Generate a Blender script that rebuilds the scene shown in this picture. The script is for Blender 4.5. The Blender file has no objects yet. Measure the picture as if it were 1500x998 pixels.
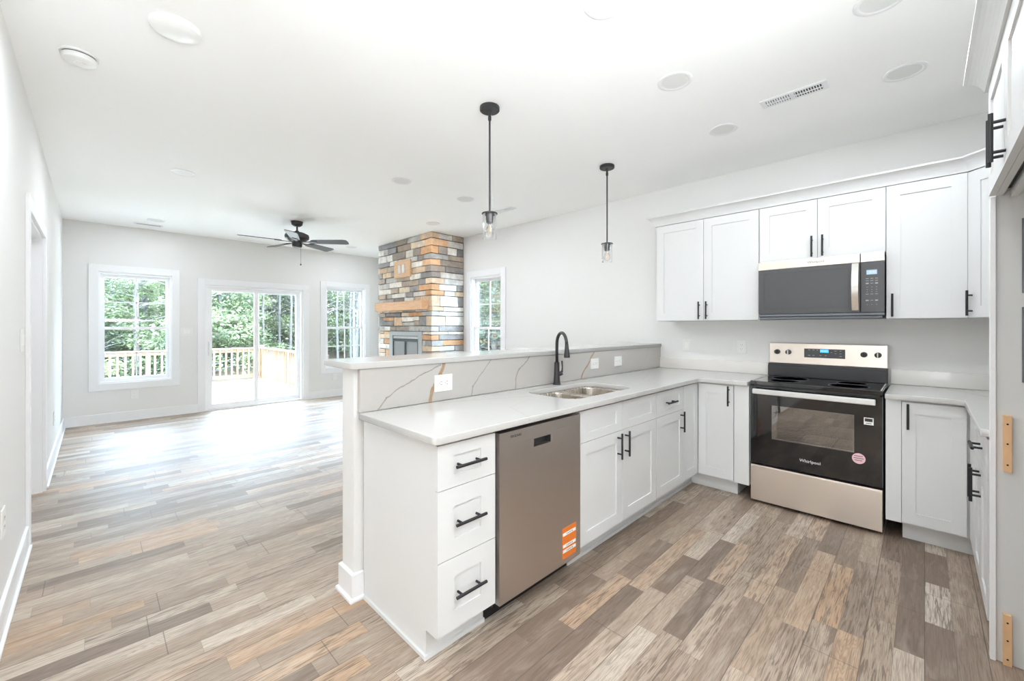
import bpy, bmesh, math, random
from mathutils import Vector, Matrix

S = 0.0254                      # everything below is measured in inches
scene = bpy.context.scene
COL = scene.collection
def V(*p): return Vector(p) * S

# ------------------------------------------------------------------ camera
FPX, HOR, CAMH, YAW = 608.41, 478.86, 52.19, 44.81
cd = bpy.data.cameras.new('camera')
cd.sensor_fit = 'HORIZONTAL'; cd.sensor_width = 36.0
cd.lens = FPX / 1500.0 * 36.0
cd.shift_y = -(499.0 - HOR) / 1500.0
cd.clip_start = 0.02; cd.clip_end = 500
cam = bpy.data.objects.new('camera', cd); COL.objects.link(cam)
cam.location = V(0, 0, CAMH)
cam.rotation_euler = (math.radians(90), 0, math.radians(YAW - 90))
scene.camera = cam

# ------------------------------------------------------------------ light
scene.view_settings.view_transform = 'Standard'
scene.view_settings.look = 'None'
scene.view_settings.gamma = 1.0
scene.view_settings.use_curve_mapping = False
scene.view_settings.exposure = 0.56
SKY, SUN, FILL_X, FILL_Y, CAN = 34.0, 9.0, 310.0, 5.0, 3.5
scene.cycles.max_bounces = 14; scene.cycles.diffuse_bounces = 9; scene.cycles.transparent_max_bounces = 16
world = bpy.data.worlds.new('sky'); scene.world = world; world.use_nodes = True
bg = world.node_tree.nodes['Background']
bg.inputs[0].default_value = (0.60, 0.79, 1.0, 1); bg.inputs[1].default_value = SKY
sd = bpy.data.lights.new('sun', 'SUN'); sd.energy = SUN; sd.angle = math.radians(3); sd.color = (1.0, .97, .93)
sun = bpy.data.objects.new('sun', sd); COL.objects.link(sun)
sun.rotation_euler = Vector((-.35, .5, -1)).to_track_quat('-Z', 'Y').to_euler()
def area(name, loc, direction, sx, sy, energy, color=(1, 1, 1)):
    l = bpy.data.lights.new(name, 'AREA'); l.shape = 'RECTANGLE'; l.size = sx * S; l.size_y = sy * S
    l.energy = energy; l.color = color
    o = bpy.data.objects.new(name, l); COL.objects.link(o); o.location = V(*loc)
    o.rotation_euler = Vector(direction).to_track_quat('-Z', 'Z').to_euler()
    return o
# added fill lights in front of the solid dining and rear walls
area('dining_window_daylight', (-256, -50, 58), (1, 0, 1.0), 200, 92, FILL_X, (.88, .94, .98))
area('rear_window_daylight', (-110, -266, 58), (0, 1, 1.3), 230, 92, FILL_Y, (.88, .94, .98))

# added fill light behind the camera, aimed up to brighten the ceiling
area('bounce_flash', (20, -44, 60), (.03, .06, 1), 76, 48, 162.0, (.86, .93, .98))

# ------------------------------------------------------------------ materials
def lin(c):
    c = c / 255.0
    return c / 12.92 if c <= .04045 else ((c + .055) / 1.055) ** 2.4
def rgb(r, g, b): return (lin(r), lin(g), lin(b), 1)
class NT:
    def __init__(s, m): s.t = m.node_tree; s.n = m.node_tree.nodes; s.l = m.node_tree.links
    def node(s, typ, **kw):
        n = s.n.new(typ)
        for k, v in kw.items(): setattr(n, k, v)
        return n
    def link(s, a, b): s.l.new(a, b)
    def math(s, op, a, b=None, clamp=False):
        n = s.n.new('ShaderNodeMath'); n.operation = op; n.use_clamp = clamp
        for i, x in enumerate((a, b)):
            if x is None: continue
            if isinstance(x, (int, float)): n.inputs[i].default_value = x
            else: s.l.new(x, n.inputs[i])
        return n.outputs[0]
    def mix(s, f, a, b, blend='MIX'):
        n = s.n.new('ShaderNodeMix'); n.data_type = 'RGBA'; n.blend_type = blend
        for i, x in ((0, f), (6, a), (7, b)):
            if isinstance(x, (int, float)): n.inputs[i].default_value = x
            elif isinstance(x, tuple): n.inputs[i].default_value = x
            else: s.l.new(x, n.inputs[i])
        return n.outputs[2]
def mat(name, color, rough=.5, metal=0.0, spec=.5, coat=0.0, bump=0.0, bscale=60, var=0.0, vscale=3, emit=None, estr=1.0):
    m = bpy.data.materials.new(name); m.use_nodes = True
    t = NT(m); b = t.n['Principled BSDF']
    b.inputs['Base Color'].default_value = color; b.inputs['Roughness'].default_value = rough
    b.inputs['Metallic'].default_value = metal; b.inputs['Specular IOR Level'].default_value = spec
    b.inputs['Coat Weight'].default_value = coat
    geo = t.node('ShaderNodeNewGeometry')
    if var:
        nz = t.node('ShaderNodeTexNoise'); nz.inputs['Scale'].default_value = vscale; nz.inputs['Detail'].default_value = 4
        t.link(geo.outputs['Position'], nz.inputs['Vector'])
        dk = tuple(c * (1 - var) for c in color[:3]) + (1,)
        lt = tuple(min(1, c * (1 + var)) for c in color[:3]) + (1,)
        t.link(t.mix(nz.outputs[0], dk, lt), b.inputs['Base Color'])
    if bump:
        nz = t.node('ShaderNodeTexNoise'); nz.inputs['Scale'].default_value = bscale; nz.inputs['Detail'].default_value = 5
        t.link(geo.outputs['Position'], nz.inputs['Vector'])
        bp = t.node('ShaderNodeBump'); bp.inputs['Strength'].default_value = bump; bp.inputs['Distance'].default_value = .002
        t.link(nz.outputs[0], bp.inputs['Height']); t.link(bp.outputs[0], b.inputs['Normal'])
    if emit:
        b.inputs['Emission Color'].default_value = emit; b.inputs['Emission Strength'].default_value = estr
    return m
M = {}
M['wall'] = mat('wall_paint', rgb(224, 223, 221), .75, bump=.04, bscale=300)
M['ceil'] = mat('ceiling_paint', rgb(247, 247, 246), .8, bump=.04, bscale=250)
M['trim'] = mat('trim_paint', rgb(232, 232, 233), .4)
M['cab'] = mat('cabinet_paint', rgb(213, 213, 212), .38)
M['vinyl'] = mat('window_vinyl', rgb(240, 241, 242), .35)
M['plastic'] = mat('white_plastic', rgb(228, 228, 225), .35)
M['slot'] = mat('dark_slot', rgb(50, 50, 50), .5)
M['black'] = mat('black_metal', rgb(38, 38, 40), .42, metal=.3, bump=.03, bscale=200)
M['iron'] = mat('graphite_metal', rgb(62, 61, 62), .45, metal=.5)
M['rubber'] = mat('black_plastic', rgb(20, 20, 22), .5)
M['void'] = mat('appliance_shell', rgb(30, 30, 32), .6)
M['cavity'] = mat('oven_enamel', rgb(205, 192, 178), .35, var=.1, vscale=20)
M['blackglass'] = mat('black_glass', rgb(18, 18, 20), .05, spec=.6, coat=.3)
M['microglass'] = mat('microwave_glass', rgb(78, 78, 79), .22, spec=.5)
M['chrome'] = mat('polished_steel', rgb(220, 218, 214), .2, metal=1)
M['silver'] = mat('silver_paint', rgb(205, 203, 200), .35, metal=.4)
M['fire_steel'] = mat('brushed_surround', rgb(158, 158, 157), .5)
M['mesh'] = mat('mesh_grey', rgb(140, 138, 135), .5)
M['canlens'] = mat('can_lens', rgb(222, 222, 220), .4)  # grey tone stands for the shade inside the recessed baffle
M['grey'] = mat('slate_grey', rgb(104, 108, 114), .5)
M['pine'] = mat('cleat_pine', rgb(222, 180, 138), .6, var=.12, vscale=40)
M['lens'] = mat('lamp_lens', rgb(238, 238, 236), .3)
M['white_ink'] = mat('white_ink', rgb(225, 225, 222), .6)
M['grey_ink'] = mat('grey_ink', rgb(168, 168, 168), .6)
M['dark_ink'] = mat('dark_ink', rgb(50, 48, 46), .6)
M['orange'] = mat('orange_label', rgb(222, 118, 40), .5)
M['pink'] = mat('pink_label', rgb(232, 190, 196), .5)
M['label'] = mat('white_label', rgb(236, 234, 230), .5)
M['blue_led'] = mat('blue_led', rgb(40, 130, 230), .4, emit=rgb(60, 160, 255), estr=1.5)
M['lcd'] = mat('lcd_glow', rgb(150, 175, 195), .3, emit=rgb(150, 185, 215), estr=.35)
M['ceramic'] = mat('bulb_filament', rgb(230, 190, 120), .4)
M['mortar'] = mat('mortar', rgb(84, 80, 76), .9, bump=.5, bscale=80)
M['ground'] = mat('leaf_litter', rgb(84, 74, 60), .95, var=.35, vscale=1.2)
M['bark'] = mat('grey_bark', rgb(96, 92, 88), .9, var=.25, vscale=6)
M['roofing'] = mat('roof_shingle', rgb(90, 88, 86), .9)
def leafmat(name, c1, c2):
    m = bpy.data.materials.new(name); m.use_nodes = True; t = NT(m); t.n.clear()
    out = t.node('ShaderNodeOutputMaterial'); geo = t.node('ShaderNodeNewGeometry')
    nz = t.node('ShaderNodeTexNoise'); nz.inputs['Scale'].default_value = .9; nz.inputs['Detail'].default_value = 3
    t.link(geo.outputs['Position'], nz.inputs['Vector'])
    f = t.math('MULTIPLY_ADD', nz.outputs[0], 2.6); t.n[-1].inputs[2].default_value = -.8; t.n[-1].use_clamp = True
    c = t.mix(f, c1, c2)
    d = t.node('ShaderNodeBsdfDiffuse'); tr = t.node('ShaderNodeBsdfTranslucent'); mx = t.node('ShaderNodeMixShader')
    mx.inputs[0].default_value = .4
    t.link(c, d.inputs[0]); t.link(c, tr.inputs[0]); t.link(d.outputs[0], mx.inputs[1]); t.link(tr.outputs[0], mx.inputs[2])
    t.link(mx.outputs[0], out.inputs[0]); return m
M['leaf'] = leafmat('green_leaves', rgb(84, 92, 78), rgb(136, 148, 106))
M['leaf2'] = leafmat('dark_needles', rgb(74, 82, 74), rgb(108, 118, 98))
M['twig'] = leafmat('dry_twigs', rgb(76, 72, 68), rgb(98, 94, 86))
def glassmat(name, tint=(1, 1, 1, 1), refl=.5):
    m = bpy.data.materials.new(name); m.use_nodes = True; t = NT(m); t.n.clear()
    out = t.node('ShaderNodeOutputMaterial'); tr = t.node('ShaderNodeBsdfTransparent'); gl = t.node('ShaderNodeBsdfGlossy')
    tr.inputs[0].default_value = tint; gl.inputs['Roughness'].default_value = .01
    fr = t.node('ShaderNodeFresnel'); fr.inputs[0].default_value = 1.45
    f = t.math('MULTIPLY', fr.outputs[0], refl)
    mx = t.node('ShaderNodeMixShader'); t.link(f, mx.inputs[0]); t.link(tr.outputs[0], mx.inputs[1]); t.link(gl.outputs[0], mx.inputs[2])
    t.link(mx.outputs[0], out.inputs[0]); return m
M['glass'] = glassmat('window_glass', (.97, .98, .98, 1), .6)
M['shade_glass'] = glassmat('lamp_glass', (.985, .985, .985, 1), .7)
M['oven_glass'] = glassmat('oven_window_glass', (.72, .70, .68, 1), 6.0)
def steelmat(name, color, rough, axis):
    m = mat(name, color, rough, metal=1.0); t = NT(m); b = t.n['Principled BSDF']
    geo = t.node('ShaderNodeNewGeometry'); mp = t.node('ShaderNodeMapping')
    mp.inputs['Scale'].default_value = axis
    nz = t.node('ShaderNodeTexNoise'); nz.inputs['Scale'].default_value = 1; nz.inputs['Detail'].default_value = 3
    t.link(geo.outputs['Position'], mp.inputs[0]); t.link(mp.outputs[0], nz.inputs['Vector'])
    t.link(t.math('MULTIPLY_ADD', nz.outputs[0], .16), b.inputs['Roughness']); t.n[-1].inputs[2].default_value = rough - .08
    bp = t.node('ShaderNodeBump'); bp.inputs['Strength'].default_value = .05; bp.inputs['Distance'].default_value = .001
    t.link(nz.outputs[0], bp.inputs['Height']); t.link(bp.outputs[0], b.inputs['Normal'])
    return m
M['steel_dw'] = steelmat('brushed_steel_warm', rgb(204, 196, 190), .36, (6, 6, 400))
M['steel'] = steelmat('brushed_steel', rgb(226, 216, 206), .34, (6, 6, 400))
M['sink'] = steelmat('sink_steel', rgb(190, 182, 172), .28, (200, 8, 8))

def woodmat(name, c1, c2, axis, rough=.6):
    m = mat(name, c1, rough); t = NT(m); b = t.n['Principled BSDF']
    geo = t.node('ShaderNodeNewGeometry'); mp = t.node('ShaderNodeMapping'); mp.inputs['Scale'].default_value = axis
    nz = t.node('ShaderNodeTexNoise'); nz.inputs['Scale'].default_value = 1; nz.inputs['Detail'].default_value = 6; nz.inputs['Distortion'].default_value = 1.2
    t.link(geo.outputs['Position'], mp.inputs[0]); t.link(mp.outputs[0], nz.inputs['Vector'])
    f = t.math('MULTIPLY_ADD', nz.outputs[0], 2.2, True); t.n[-1].inputs[2].default_value = -.6
    t.link(t.mix(f, c1, c2), b.inputs['Base Color']); return m
M['mantel'] = woodmat('mantel_timber', rgb(224, 184, 148), rgb(200, 152, 110), (30, 3, 30))
M['panelwood'] = woodmat('plate_board', rgb(216, 182, 146), rgb(196, 156, 116), (30, 4, 30))
M['deckpine'] = woodmat('deck_lumber', rgb(108, 84, 60), rgb(88, 66, 46), (3, 12, 12))
M['deckfloor'] = woodmat('deck_boards_wood', rgb(214, 206, 192), rgb(200, 190, 174), (3, 12, 12))

def veinmat(name, segs, plane, base=rgb(194, 192, 189), rough=.18):
    """white quartz; segs = [(a, b, width_in, colour, strength)] in inches on the given plane ('xz' or 'xy')."""
    m = mat(name, base, rough, coat=.2); t = NT(m); b = t.n['Principled BSDF']
    geo = t.node('ShaderNodeNewGeometry')
    sc = t.node('ShaderNodeVectorMath', operation='SCALE'); t.link(geo.outputs['Position'], sc.inputs[0]); sc.inputs[3].default_value = 1 / S
    mul = t.node('ShaderNodeVectorMath', operation='MULTIPLY'); t.link(sc.outputs[0], mul.inputs[0])
    mul.inputs[1].default_value = (1, 0, 1) if plane == 'xz' else (1, 1, 0)
    nz = t.node('ShaderNodeTexNoise'); nz.inputs['Scale'].default_value = .35; nz.inputs['Detail'].default_value = 5
    t.link(sc.outputs[0], nz.inputs['Vector'])
    nv = t.node('ShaderNodeVectorMath', operation='SUBTRACT'); t.link(nz.outputs['Color'], nv.inputs[0]); nv.inputs[1].default_value = (.5, .5, .5)
    n2 = t.node('ShaderNodeVectorMath', operation='MULTIPLY'); t.link(nv.outputs[0], n2.inputs[0])
    n2.inputs[1].default_value = (1.3, 0, 1.3) if plane == 'xz' else (1.3, 1.3, 0)
    ad = t.node('ShaderNodeVectorMath', operation='ADD'); t.link(mul.outputs[0], ad.inputs[0]); t.link(n2.outputs[0], ad.inputs[1])
    P = ad.outputs[0]
    nz2 = t.node('ShaderNodeTexNoise'); nz2.inputs['Scale'].default_value = 9; nz2.inputs['Detail'].default_value = 3
    t.link(geo.outputs['Position'], nz2.inputs['Vector'])
    c = t.mix(nz2.outputs[0], tuple(x * .965 for x in base[:3]) + (1,), base)
    for (a, bb, w, colr, st) in segs:
        if plane == 'xz': A = Vector((a[0], 0, a[1])); B = Vector((bb[0], 0, bb[1]))
        else: A = Vector((a[0], a[1], 0)); B = Vector((bb[0], bb[1], 0))
        AB = B - A
        s1 = t.node('ShaderNodeVectorMath', operation='SUBTRACT'); t.link(P, s1.inputs[0]); s1.inputs[1].default_value = A
        dt = t.node('ShaderNodeVectorMath', operation='DOT_PRODUCT'); t.link(s1.outputs[0], dt.inputs[0]); dt.inputs[1].default_value = AB / AB.length_squared
        k = t.math('ADD', dt.outputs['Value'], 0.0, True)
        s2 = t.node('ShaderNodeVectorMath', operation='SCALE'); s2.inputs[0].default_value = AB; t.link(k, s2.inputs[3])
        s3 = t.node('ShaderNodeVectorMath', operation='DISTANCE'); t.link(s1.outputs[0], s3.inputs[0]); t.link(s2.outputs[0], s3.inputs[1])
        f = t.math('SUBTRACT', 1.0, t.math('DIVIDE', s3.outputs['Value'], w), True)
        f = t.math('MINIMUM', t.math('MULTIPLY', f, 2.5 * st), st)
        c = t.mix(f, c, colr)
    t.link(c, b.inputs['Base Color']); return m
GV, BV, FV = rgb(140, 132, 124), rgb(158, 126, 92), rgb(176, 172, 164)
def poly(pts, w, c, st): return [(pts[i], pts[i + 1], w, c, st) for i in range(len(pts) - 1)]
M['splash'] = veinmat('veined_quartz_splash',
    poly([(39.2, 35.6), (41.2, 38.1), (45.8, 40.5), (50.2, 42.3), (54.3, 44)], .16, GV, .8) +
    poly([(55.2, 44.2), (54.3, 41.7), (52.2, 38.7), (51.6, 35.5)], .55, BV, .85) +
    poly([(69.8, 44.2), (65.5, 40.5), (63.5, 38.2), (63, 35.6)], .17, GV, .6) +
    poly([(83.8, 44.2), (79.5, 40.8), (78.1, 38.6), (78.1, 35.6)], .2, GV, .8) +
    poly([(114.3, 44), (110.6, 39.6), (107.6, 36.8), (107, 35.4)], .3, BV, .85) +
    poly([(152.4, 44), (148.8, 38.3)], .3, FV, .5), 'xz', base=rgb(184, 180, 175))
M['quartz'] = veinmat('veined_quartz_counter',
    poly([(38, 75.8), (45.4, 75.4), (52.4, 74.8), (63.9, 70), (73.6, 66.2)], .13, GV, .45) +
    poly([(163, -3.4), (146.8, -11.5)], .2, GV, .5) + poly([(164, -1), (140, -14)], .2, GV, .35) +
    poly([(56, 51), (60, 60), (70, 64)], .2, FV, .25) + poly([(110, 50), (120, 62), (140, 70)], .2, FV, .3), 'xy')
M['upstand'] = veinmat('veined_quartz_upstand', poly([(160, -12), (162.6, -16)], .3, GV, .4), 'xy', base=rgb(230, 226, 221))  # same quartz, colour lightened against the shade below the wall cabinets

def floormat():
    m = mat('plank_floor', rgb(170, 150, 132), .3); t = NT(m); b = t.n['Principled BSDF']
    geo = t.node('ShaderNodeNewGeometry'); sp = t.node('ShaderNodeSeparateXYZ'); t.link(geo.outputs['Position'], sp.inputs[0])
    x = t.math('MULTIPLY', sp.outputs[0], 1 / S); y = t.math('MULTIPLY', sp.outputs[1], 1 / S)
    def wn(a, bb=0.0, out=0):
        n = t.node('ShaderNodeTexWhiteNoise', noise_dimensions='2D'); cb = t.node('ShaderNodeCombineXYZ')
        for i, v in enumerate((a, bb)):
            if isinstance(v, (int, float)): cb.inputs[i].default_value = v
            else: t.link(v, cb.inputs[i])
        t.link(cb.outputs[0], n.inputs['Vector']); return n.outputs[out]
    w = 3.56
    ry = t.math('DIVIDE', y, w); row = t.math('FLOOR', ry)
    r1 = wn(row, 7.3); ln = t.math('MULTIPLY_ADD', wn(row, 3.1), 16.0); t.n[-1].inputs[2].default_value = 15.0
    # every strip has its own length
    ln = t.math('ADD', t.math('MULTIPLY', wn(row, 3.1), 18.0), 16.0)
    rx = t.math('DIVIDE', t.math('ADD', x, t.math('MULTIPLY', r1, 60.0)), ln); cx = t.math('FLOOR', rx)
    rnd = wn(row, cx); rnd2 = wn(cx, t.math('ADD', row, 40.7))
    ramp = t.node('ShaderNodeValToRGB'); ramp.color_ramp.interpolation = 'LINEAR'; e = ramp.color_ramp.elements
    cols = [(0, (116, 99, 85)), (.14, (132, 114, 99)), (.3, (156, 137, 120)), (.45, (170, 151, 133)), (.62, (160, 143, 127)), (.76, (184, 152, 122)), (.86, (178, 161, 144)), (1, (206, 193, 178))]
    e[0].position = 0; e[0].color = rgb(*cols[0][1]); e[1].position = 1; e[1].color = rgb(*cols[-1][1])
    for p, c in cols[1:-1]:
        q = e.new(p); q.color = rgb(*c)
    t.link(rnd, ramp.inputs[0])
    # grain, stretched along the boards
    def grain(sx, sy, det, dist, off):
        cb = t.node('ShaderNodeCombineXYZ')
        t.link(t.math('MULTIPLY', t.math('ADD', x, t.math('MULTIPLY', rnd2, off)), sx), cb.inputs[0])
        t.link(t.math('MULTIPLY', t.math('ADD', y, t.math('MULTIPLY', rnd, 31.0)), sy), cb.inputs[1])
        t.link(t.math('MULTIPLY', rnd, 17.0), cb.inputs[2])
        n = t.node('ShaderNodeTexNoise'); n.inputs['Scale'].default_value = 1; n.inputs['Detail'].default_value = det
        n.inputs['Distortion'].default_value = dist; t.link(cb.outputs[0], n.inputs['Vector']); return n.outputs[0]
    g1 = grain(.16, 2.2, 6, 1.4, 83.0); g2 = grain(.22, 8.0, 6, .5, 47.0); g3 = grain(.12, .55, 3, .6, 20.0)
    c = ramp.outputs[0]
    def ramp2(v, a, bb): 
        n = t.node('ShaderNodeMapRange'); n.inputs[1].default_value = a; n.inputs[2].default_value = bb; t.link(v, n.inputs[0]); return n.outputs[0]
    wz = t.node('ShaderNodeMapRange'); wz.inputs[1].default_value = .45; wz.inputs[2].default_value = .75; wz.inputs[3].default_value = .2; wz.inputs[4].default_value = .75; t.link(rnd2, wz.inputs[0])
    c = t.mix(t.math('MULTIPLY', ramp2(g1, .5, .6), wz.outputs[0]), c, rgb(92, 76, 64))
    g4 = grain(.045, .42, 2, .35, 60.0)
    ring = t.math('POWER', t.math('ABSOLUTE', t.math('SINE', t.math('MULTIPLY', g4, 75.0))), 5.0)
    c = t.mix(t.math('MULTIPLY', ring, t.math('MULTIPLY', t.math('SUBTRACT', 1.0, rnd2), .38)), c, rgb(112, 88, 68))
    g5 = grain(.09, .3, 4, .8, 30.0)
    c = t.mix(t.math('MULTIPLY', ramp2(g5, .5, .72), .4), c, rgb(120, 103, 88))
    c = t.mix(t.math('MULTIPLY', ramp2(g3, .5, .75), .25), c, rgb(206, 193, 178))
    c = t.mix(t.math('MULTIPLY', ramp2(g2, .49, .62), .5), c, rgb(104, 86, 72))
    # joints
    fy = t.math('FRACT', ry); ey = t.math('MULTIPLY', t.math('MINIMUM', fy, t.math('SUBTRACT', 1.0, fy)), w)
    fx = t.math('FRACT', rx); ex = t.math('MULTIPLY', t.math('MINIMUM', fx, t.math('SUBTRACT', 1.0, fx)), ln)
    fine = t.math('LESS_THAN', t.math('MINIMUM', ex, ey), .045)
    ry2 = t.math('DIVIDE', y, w * 2); row2 = t.math('FLOOR', ry2); fy2 = t.math('FRACT', ry2)
    ey2 = t.math('MULTIPLY', t.math('MINIMUM', fy2, t.math('SUBTRACT', 1.0, fy2)), w * 2)
    rx2 = t.math('DIVIDE', t.math('ADD', x, t.math('MULTIPLY', wn(row2, 1.7), 90.0)), 48.0); fx2 = t.math('FRACT', rx2)
    ex2 = t.math('MULTIPLY', t.math('MINIMUM', fx2, t.math('SUBTRACT', 1.0, fx2)), 48.0)
    joint = t.math('LESS_THAN', t.math('MINIMUM', ex2, ey2), .07)
    c = t.mix(t.math('MULTIPLY', fine, .3), c, rgb(84, 72, 64)); c = t.mix(t.math('MULTIPLY', joint, .6), c, rgb(62, 54, 48))
    t.link(c, b.inputs['Base Color'])
    t.link(t.math('ADD', t.math('MULTIPLY', g2,   .22), .37), b.inputs['Roughness']); b.inputs['Specular IOR Level'].default_value = .8
    h = t.math('SUBTRACT', t.math('MULTIPLY', g2, .3), joint)
    bp = t.node('ShaderNodeBump'); bp.inputs['Strength'].default_value = .18; bp.inputs['Distance'].default_value = .001
    t.link(h, bp.inputs['Height']); t.link(bp.outputs[0], b.inputs['Normal'])
    return m
M['floor'] = floormat()
def stonemat():
    m = mat('ledge_stone', rgb(180, 170, 160), .85); t = NT(m); b = t.n['Principled BSDF']
    at = t.node('ShaderNodeAttribute'); at.attribute_name = 'stone'
    geo = t.node('ShaderNodeNewGeometry')
    nz = t.node('ShaderNodeTexNoise'); nz.inputs['Scale'].default_value = 9; nz.inputs['Detail'].default_value = 8; nz.inputs['Roughness'].default_value = .65
    t.link(geo.outputs['Position'], nz.inputs['Vector'])
    n2 = t.node('ShaderNodeTexNoise'); n2.inputs['Scale'].default_value = 4; n2.inputs['Detail'].default_value = 4; t.link(geo.outputs['Position'], n2.inputs['Vector'])
    mr = t.node('ShaderNodeMapRange'); mr.inputs[1].default_value = .35; mr.inputs[2].default_value = .7; mr.inputs[3].default_value = .72; mr.inputs[4].default_value = 1.15
    t.link(nz.outputs[0], mr.inputs[0])
    sc = t.node('ShaderNodeVectorMath', operation='SCALE'); t.link(at.outputs['Color'], sc.inputs[0]); t.link(mr.outputs[0], sc.inputs[3])
    m2 = t.node('ShaderNodeMapRange'); m2.inputs[1].default_value = .55; m2.inputs[2].default_value = .7; m2.inputs[4].default_value = .18; t.link(n2.outputs[0], m2.inputs[0])
    t.link(t.mix(m2.outputs[0], sc.outputs[0], rgb(206, 176, 142)), b.inputs['Base Color'])
    bp = t.node('ShaderNodeBump'); bp.inputs['Strength'].default_value = .8; bp.inputs['Distance'].default_value = .01
    t.link(nz.outputs[0], bp.inputs['Height']); t.link(bp.outputs[0], b.inputs['Normal'])
    return m
M['stone'] = stonemat()

# ------------------------------------------------------------------ geometry helpers (inches, world coordinates)
class MB:
    def __init__(s): s.v = []; s.f = []; s.c = []
    def add(s, vs, fs, col=None):
        n = len(s.v); s.v += [tuple(p) for p in vs]; s.f += [tuple(i + n for i in f) for f in fs]
        s.c += [col] * len(fs); return s
    def box(s, x0, x1, y0, y1, z0, z1, col=None):
        x0, x1 = sorted((x0, x1)); y0, y1 = sorted((y0, y1)); z0, z1 = sorted((z0, z1))
        vs = [(x, y, z) for z in (z0, z1) for y in (y0, y1) for x in (x0, x1)]
        return s.add(vs, [(0, 2, 3, 1), (4, 5, 7, 6), (0, 1, 5, 4), (2, 6, 7, 3), (0, 4, 6, 2), (1, 3, 7, 5)], col)
    def obox(s, F, a0, a1, b0, b1, z0, z1):
        """box in a face frame F = (origin_xy, u_xy, n_xy): a along u, b along n."""
        vs = []
        for z in (z0, z1):
            for b in (b0, b1):
                for a in (a0, a1):
                    vs.append((F[0][0] + F[1][0] * a + F[2][0] * b, F[0][1] + F[1][1] * a + F[2][1] * b, z))
        fs = [(0, 2, 3, 1), (4, 5, 7, 6), (0, 1, 5, 4), (2, 6, 7, 3), (0, 4, 6, 2), (1, 3, 7, 5)]
        if (F[1][0] * F[2][1] - F[1][1] * F[2][0]) < 0: fs = [f[::-1] for f in fs]
        return s.add(vs, fs)
    def cyl(s, p0, p1, r0, r1=None, seg=16, caps=True):
        r1 = r0 if r1 is None else r1
        p0 = Vector(p0); p1 = Vector(p1); d = (p1 - p0).normalized()
        u = d.orthogonal().normalized(); w = d.cross(u)
        vs = []
        for p, r in ((p0, r0), (p1, r1)):
            for i in range(seg):
                a = 2 * math.pi * i / seg; vs.append(p + (u * math.cos(a) + w * math.sin(a)) * r)
        fs = [(i, (i + 1) % seg, seg + (i + 1) % seg, seg + i) for i in range(seg)]
        if caps: fs += [tuple(range(seg))[::-1], tuple(range(seg, 2 * seg))]
        return s.add(vs, fs)
    def tube(s, pts, r, seg=12):
        pts = [Vector(p) for p in pts]; rs = r if isinstance(r, (list, tuple)) else [r] * len(pts)
        up = None; vs = []
        for i, p in enumerate(pts):
            d = (pts[min(i + 1, len(pts) - 1)] - pts[max(i - 1, 0)]).normalized()
            if up is None: u = d.orthogonal().normalized()
            else: u = (up - d * up.dot(d)).normalized()
            up = u; w = d.cross(u)
            for k in range(seg):
                a = 2 * math.pi * k / seg; vs.append(p + (u * math.cos(a) + w * math.sin(a)) * rs[i])
        fs = []
        for i in range(len(pts) - 1):
            for k in range(seg):
                fs.append((i * seg + k, i * seg + (k + 1) % seg, (i + 1) * seg + (k + 1) % seg, (i + 1) * seg + k))
        fs += [tuple(range(seg))[::-1], tuple(range((len(pts) - 1) * seg, len(pts) * seg))]
        return s.add(vs, fs)
    def lathe(s, c, prof, seg=32, close=False):
        """prof = [(r, z)] around the vertical axis at c=(x, y)."""
        vs = []
        for r, z in prof:
            for i in range(seg):
                a = 2 * math.pi * i / seg; vs.append((c[0] + r * math.cos(a), c[1] + r * math.sin(a), z))
        fs = []
        n = len(prof)
        for j in range(n if close else n - 1):
            j2 = (j + 1) % n
            for i in range(seg):
                i2 = (i + 1) % seg; fs.append((j * seg + i, j * seg + i2, j2 * seg + i2, j2 * seg + i))
        if not close:
            if prof[0][0] > 1e-4: fs.append(tuple(range(seg))[::-1])
            if prof[-1][0] > 1e-4: fs.append(tuple(range((n - 1) * seg, n * seg)))
        return s.add(vs, fs)
    def prism(s, pts, z0, z1):
        n = len(pts)
        vs = [(p[0], p[1], z0) for p in pts] + [(p[0], p[1], z1) for p in pts]
        fs = [tuple(range(n))[::-1], tuple(range(n, 2 * n))] + [(i, (i + 1) % n, n + (i + 1) % n, n + i) for i in range(n)]
        return s.add(vs, fs)
    def sweep(s, path, prof):
        """mitred sweep: prof [(out, z)] kept to the right of the travel direction."""
        P = [Vector(p) for p in path]; n = len(prof); vs = []
        for i, p in enumerate(P):
            ds = []
            if i > 0: ds.append((P[i] - P[i - 1]).normalized())
            if i < len(P) - 1: ds.append((P[i + 1] - P[i]).normalized())
            ns = [Vector((d.y, -d.x)) for d in ds]
            if len(ns) == 2:
                m = (ns[0] + ns[1]).normalized(); m = m / m.dot(ns[0])
            else: m = ns[0]
            for o, z in prof: vs.append((p.x + m.x * o, p.y + m.y * o, z))
        fs = []
        for i in range(len(P) - 1):
            for k in range(n):
                fs.append((i * n + k, i * n + (k + 1) % n, (i + 1) * n + (k + 1) % n, (i + 1) * n + k))
        fs += [tuple(range(n)), tuple(range((len(P) - 1) * n, len(P) * n))[::-1]]
        return s.add(vs, fs)
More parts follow.
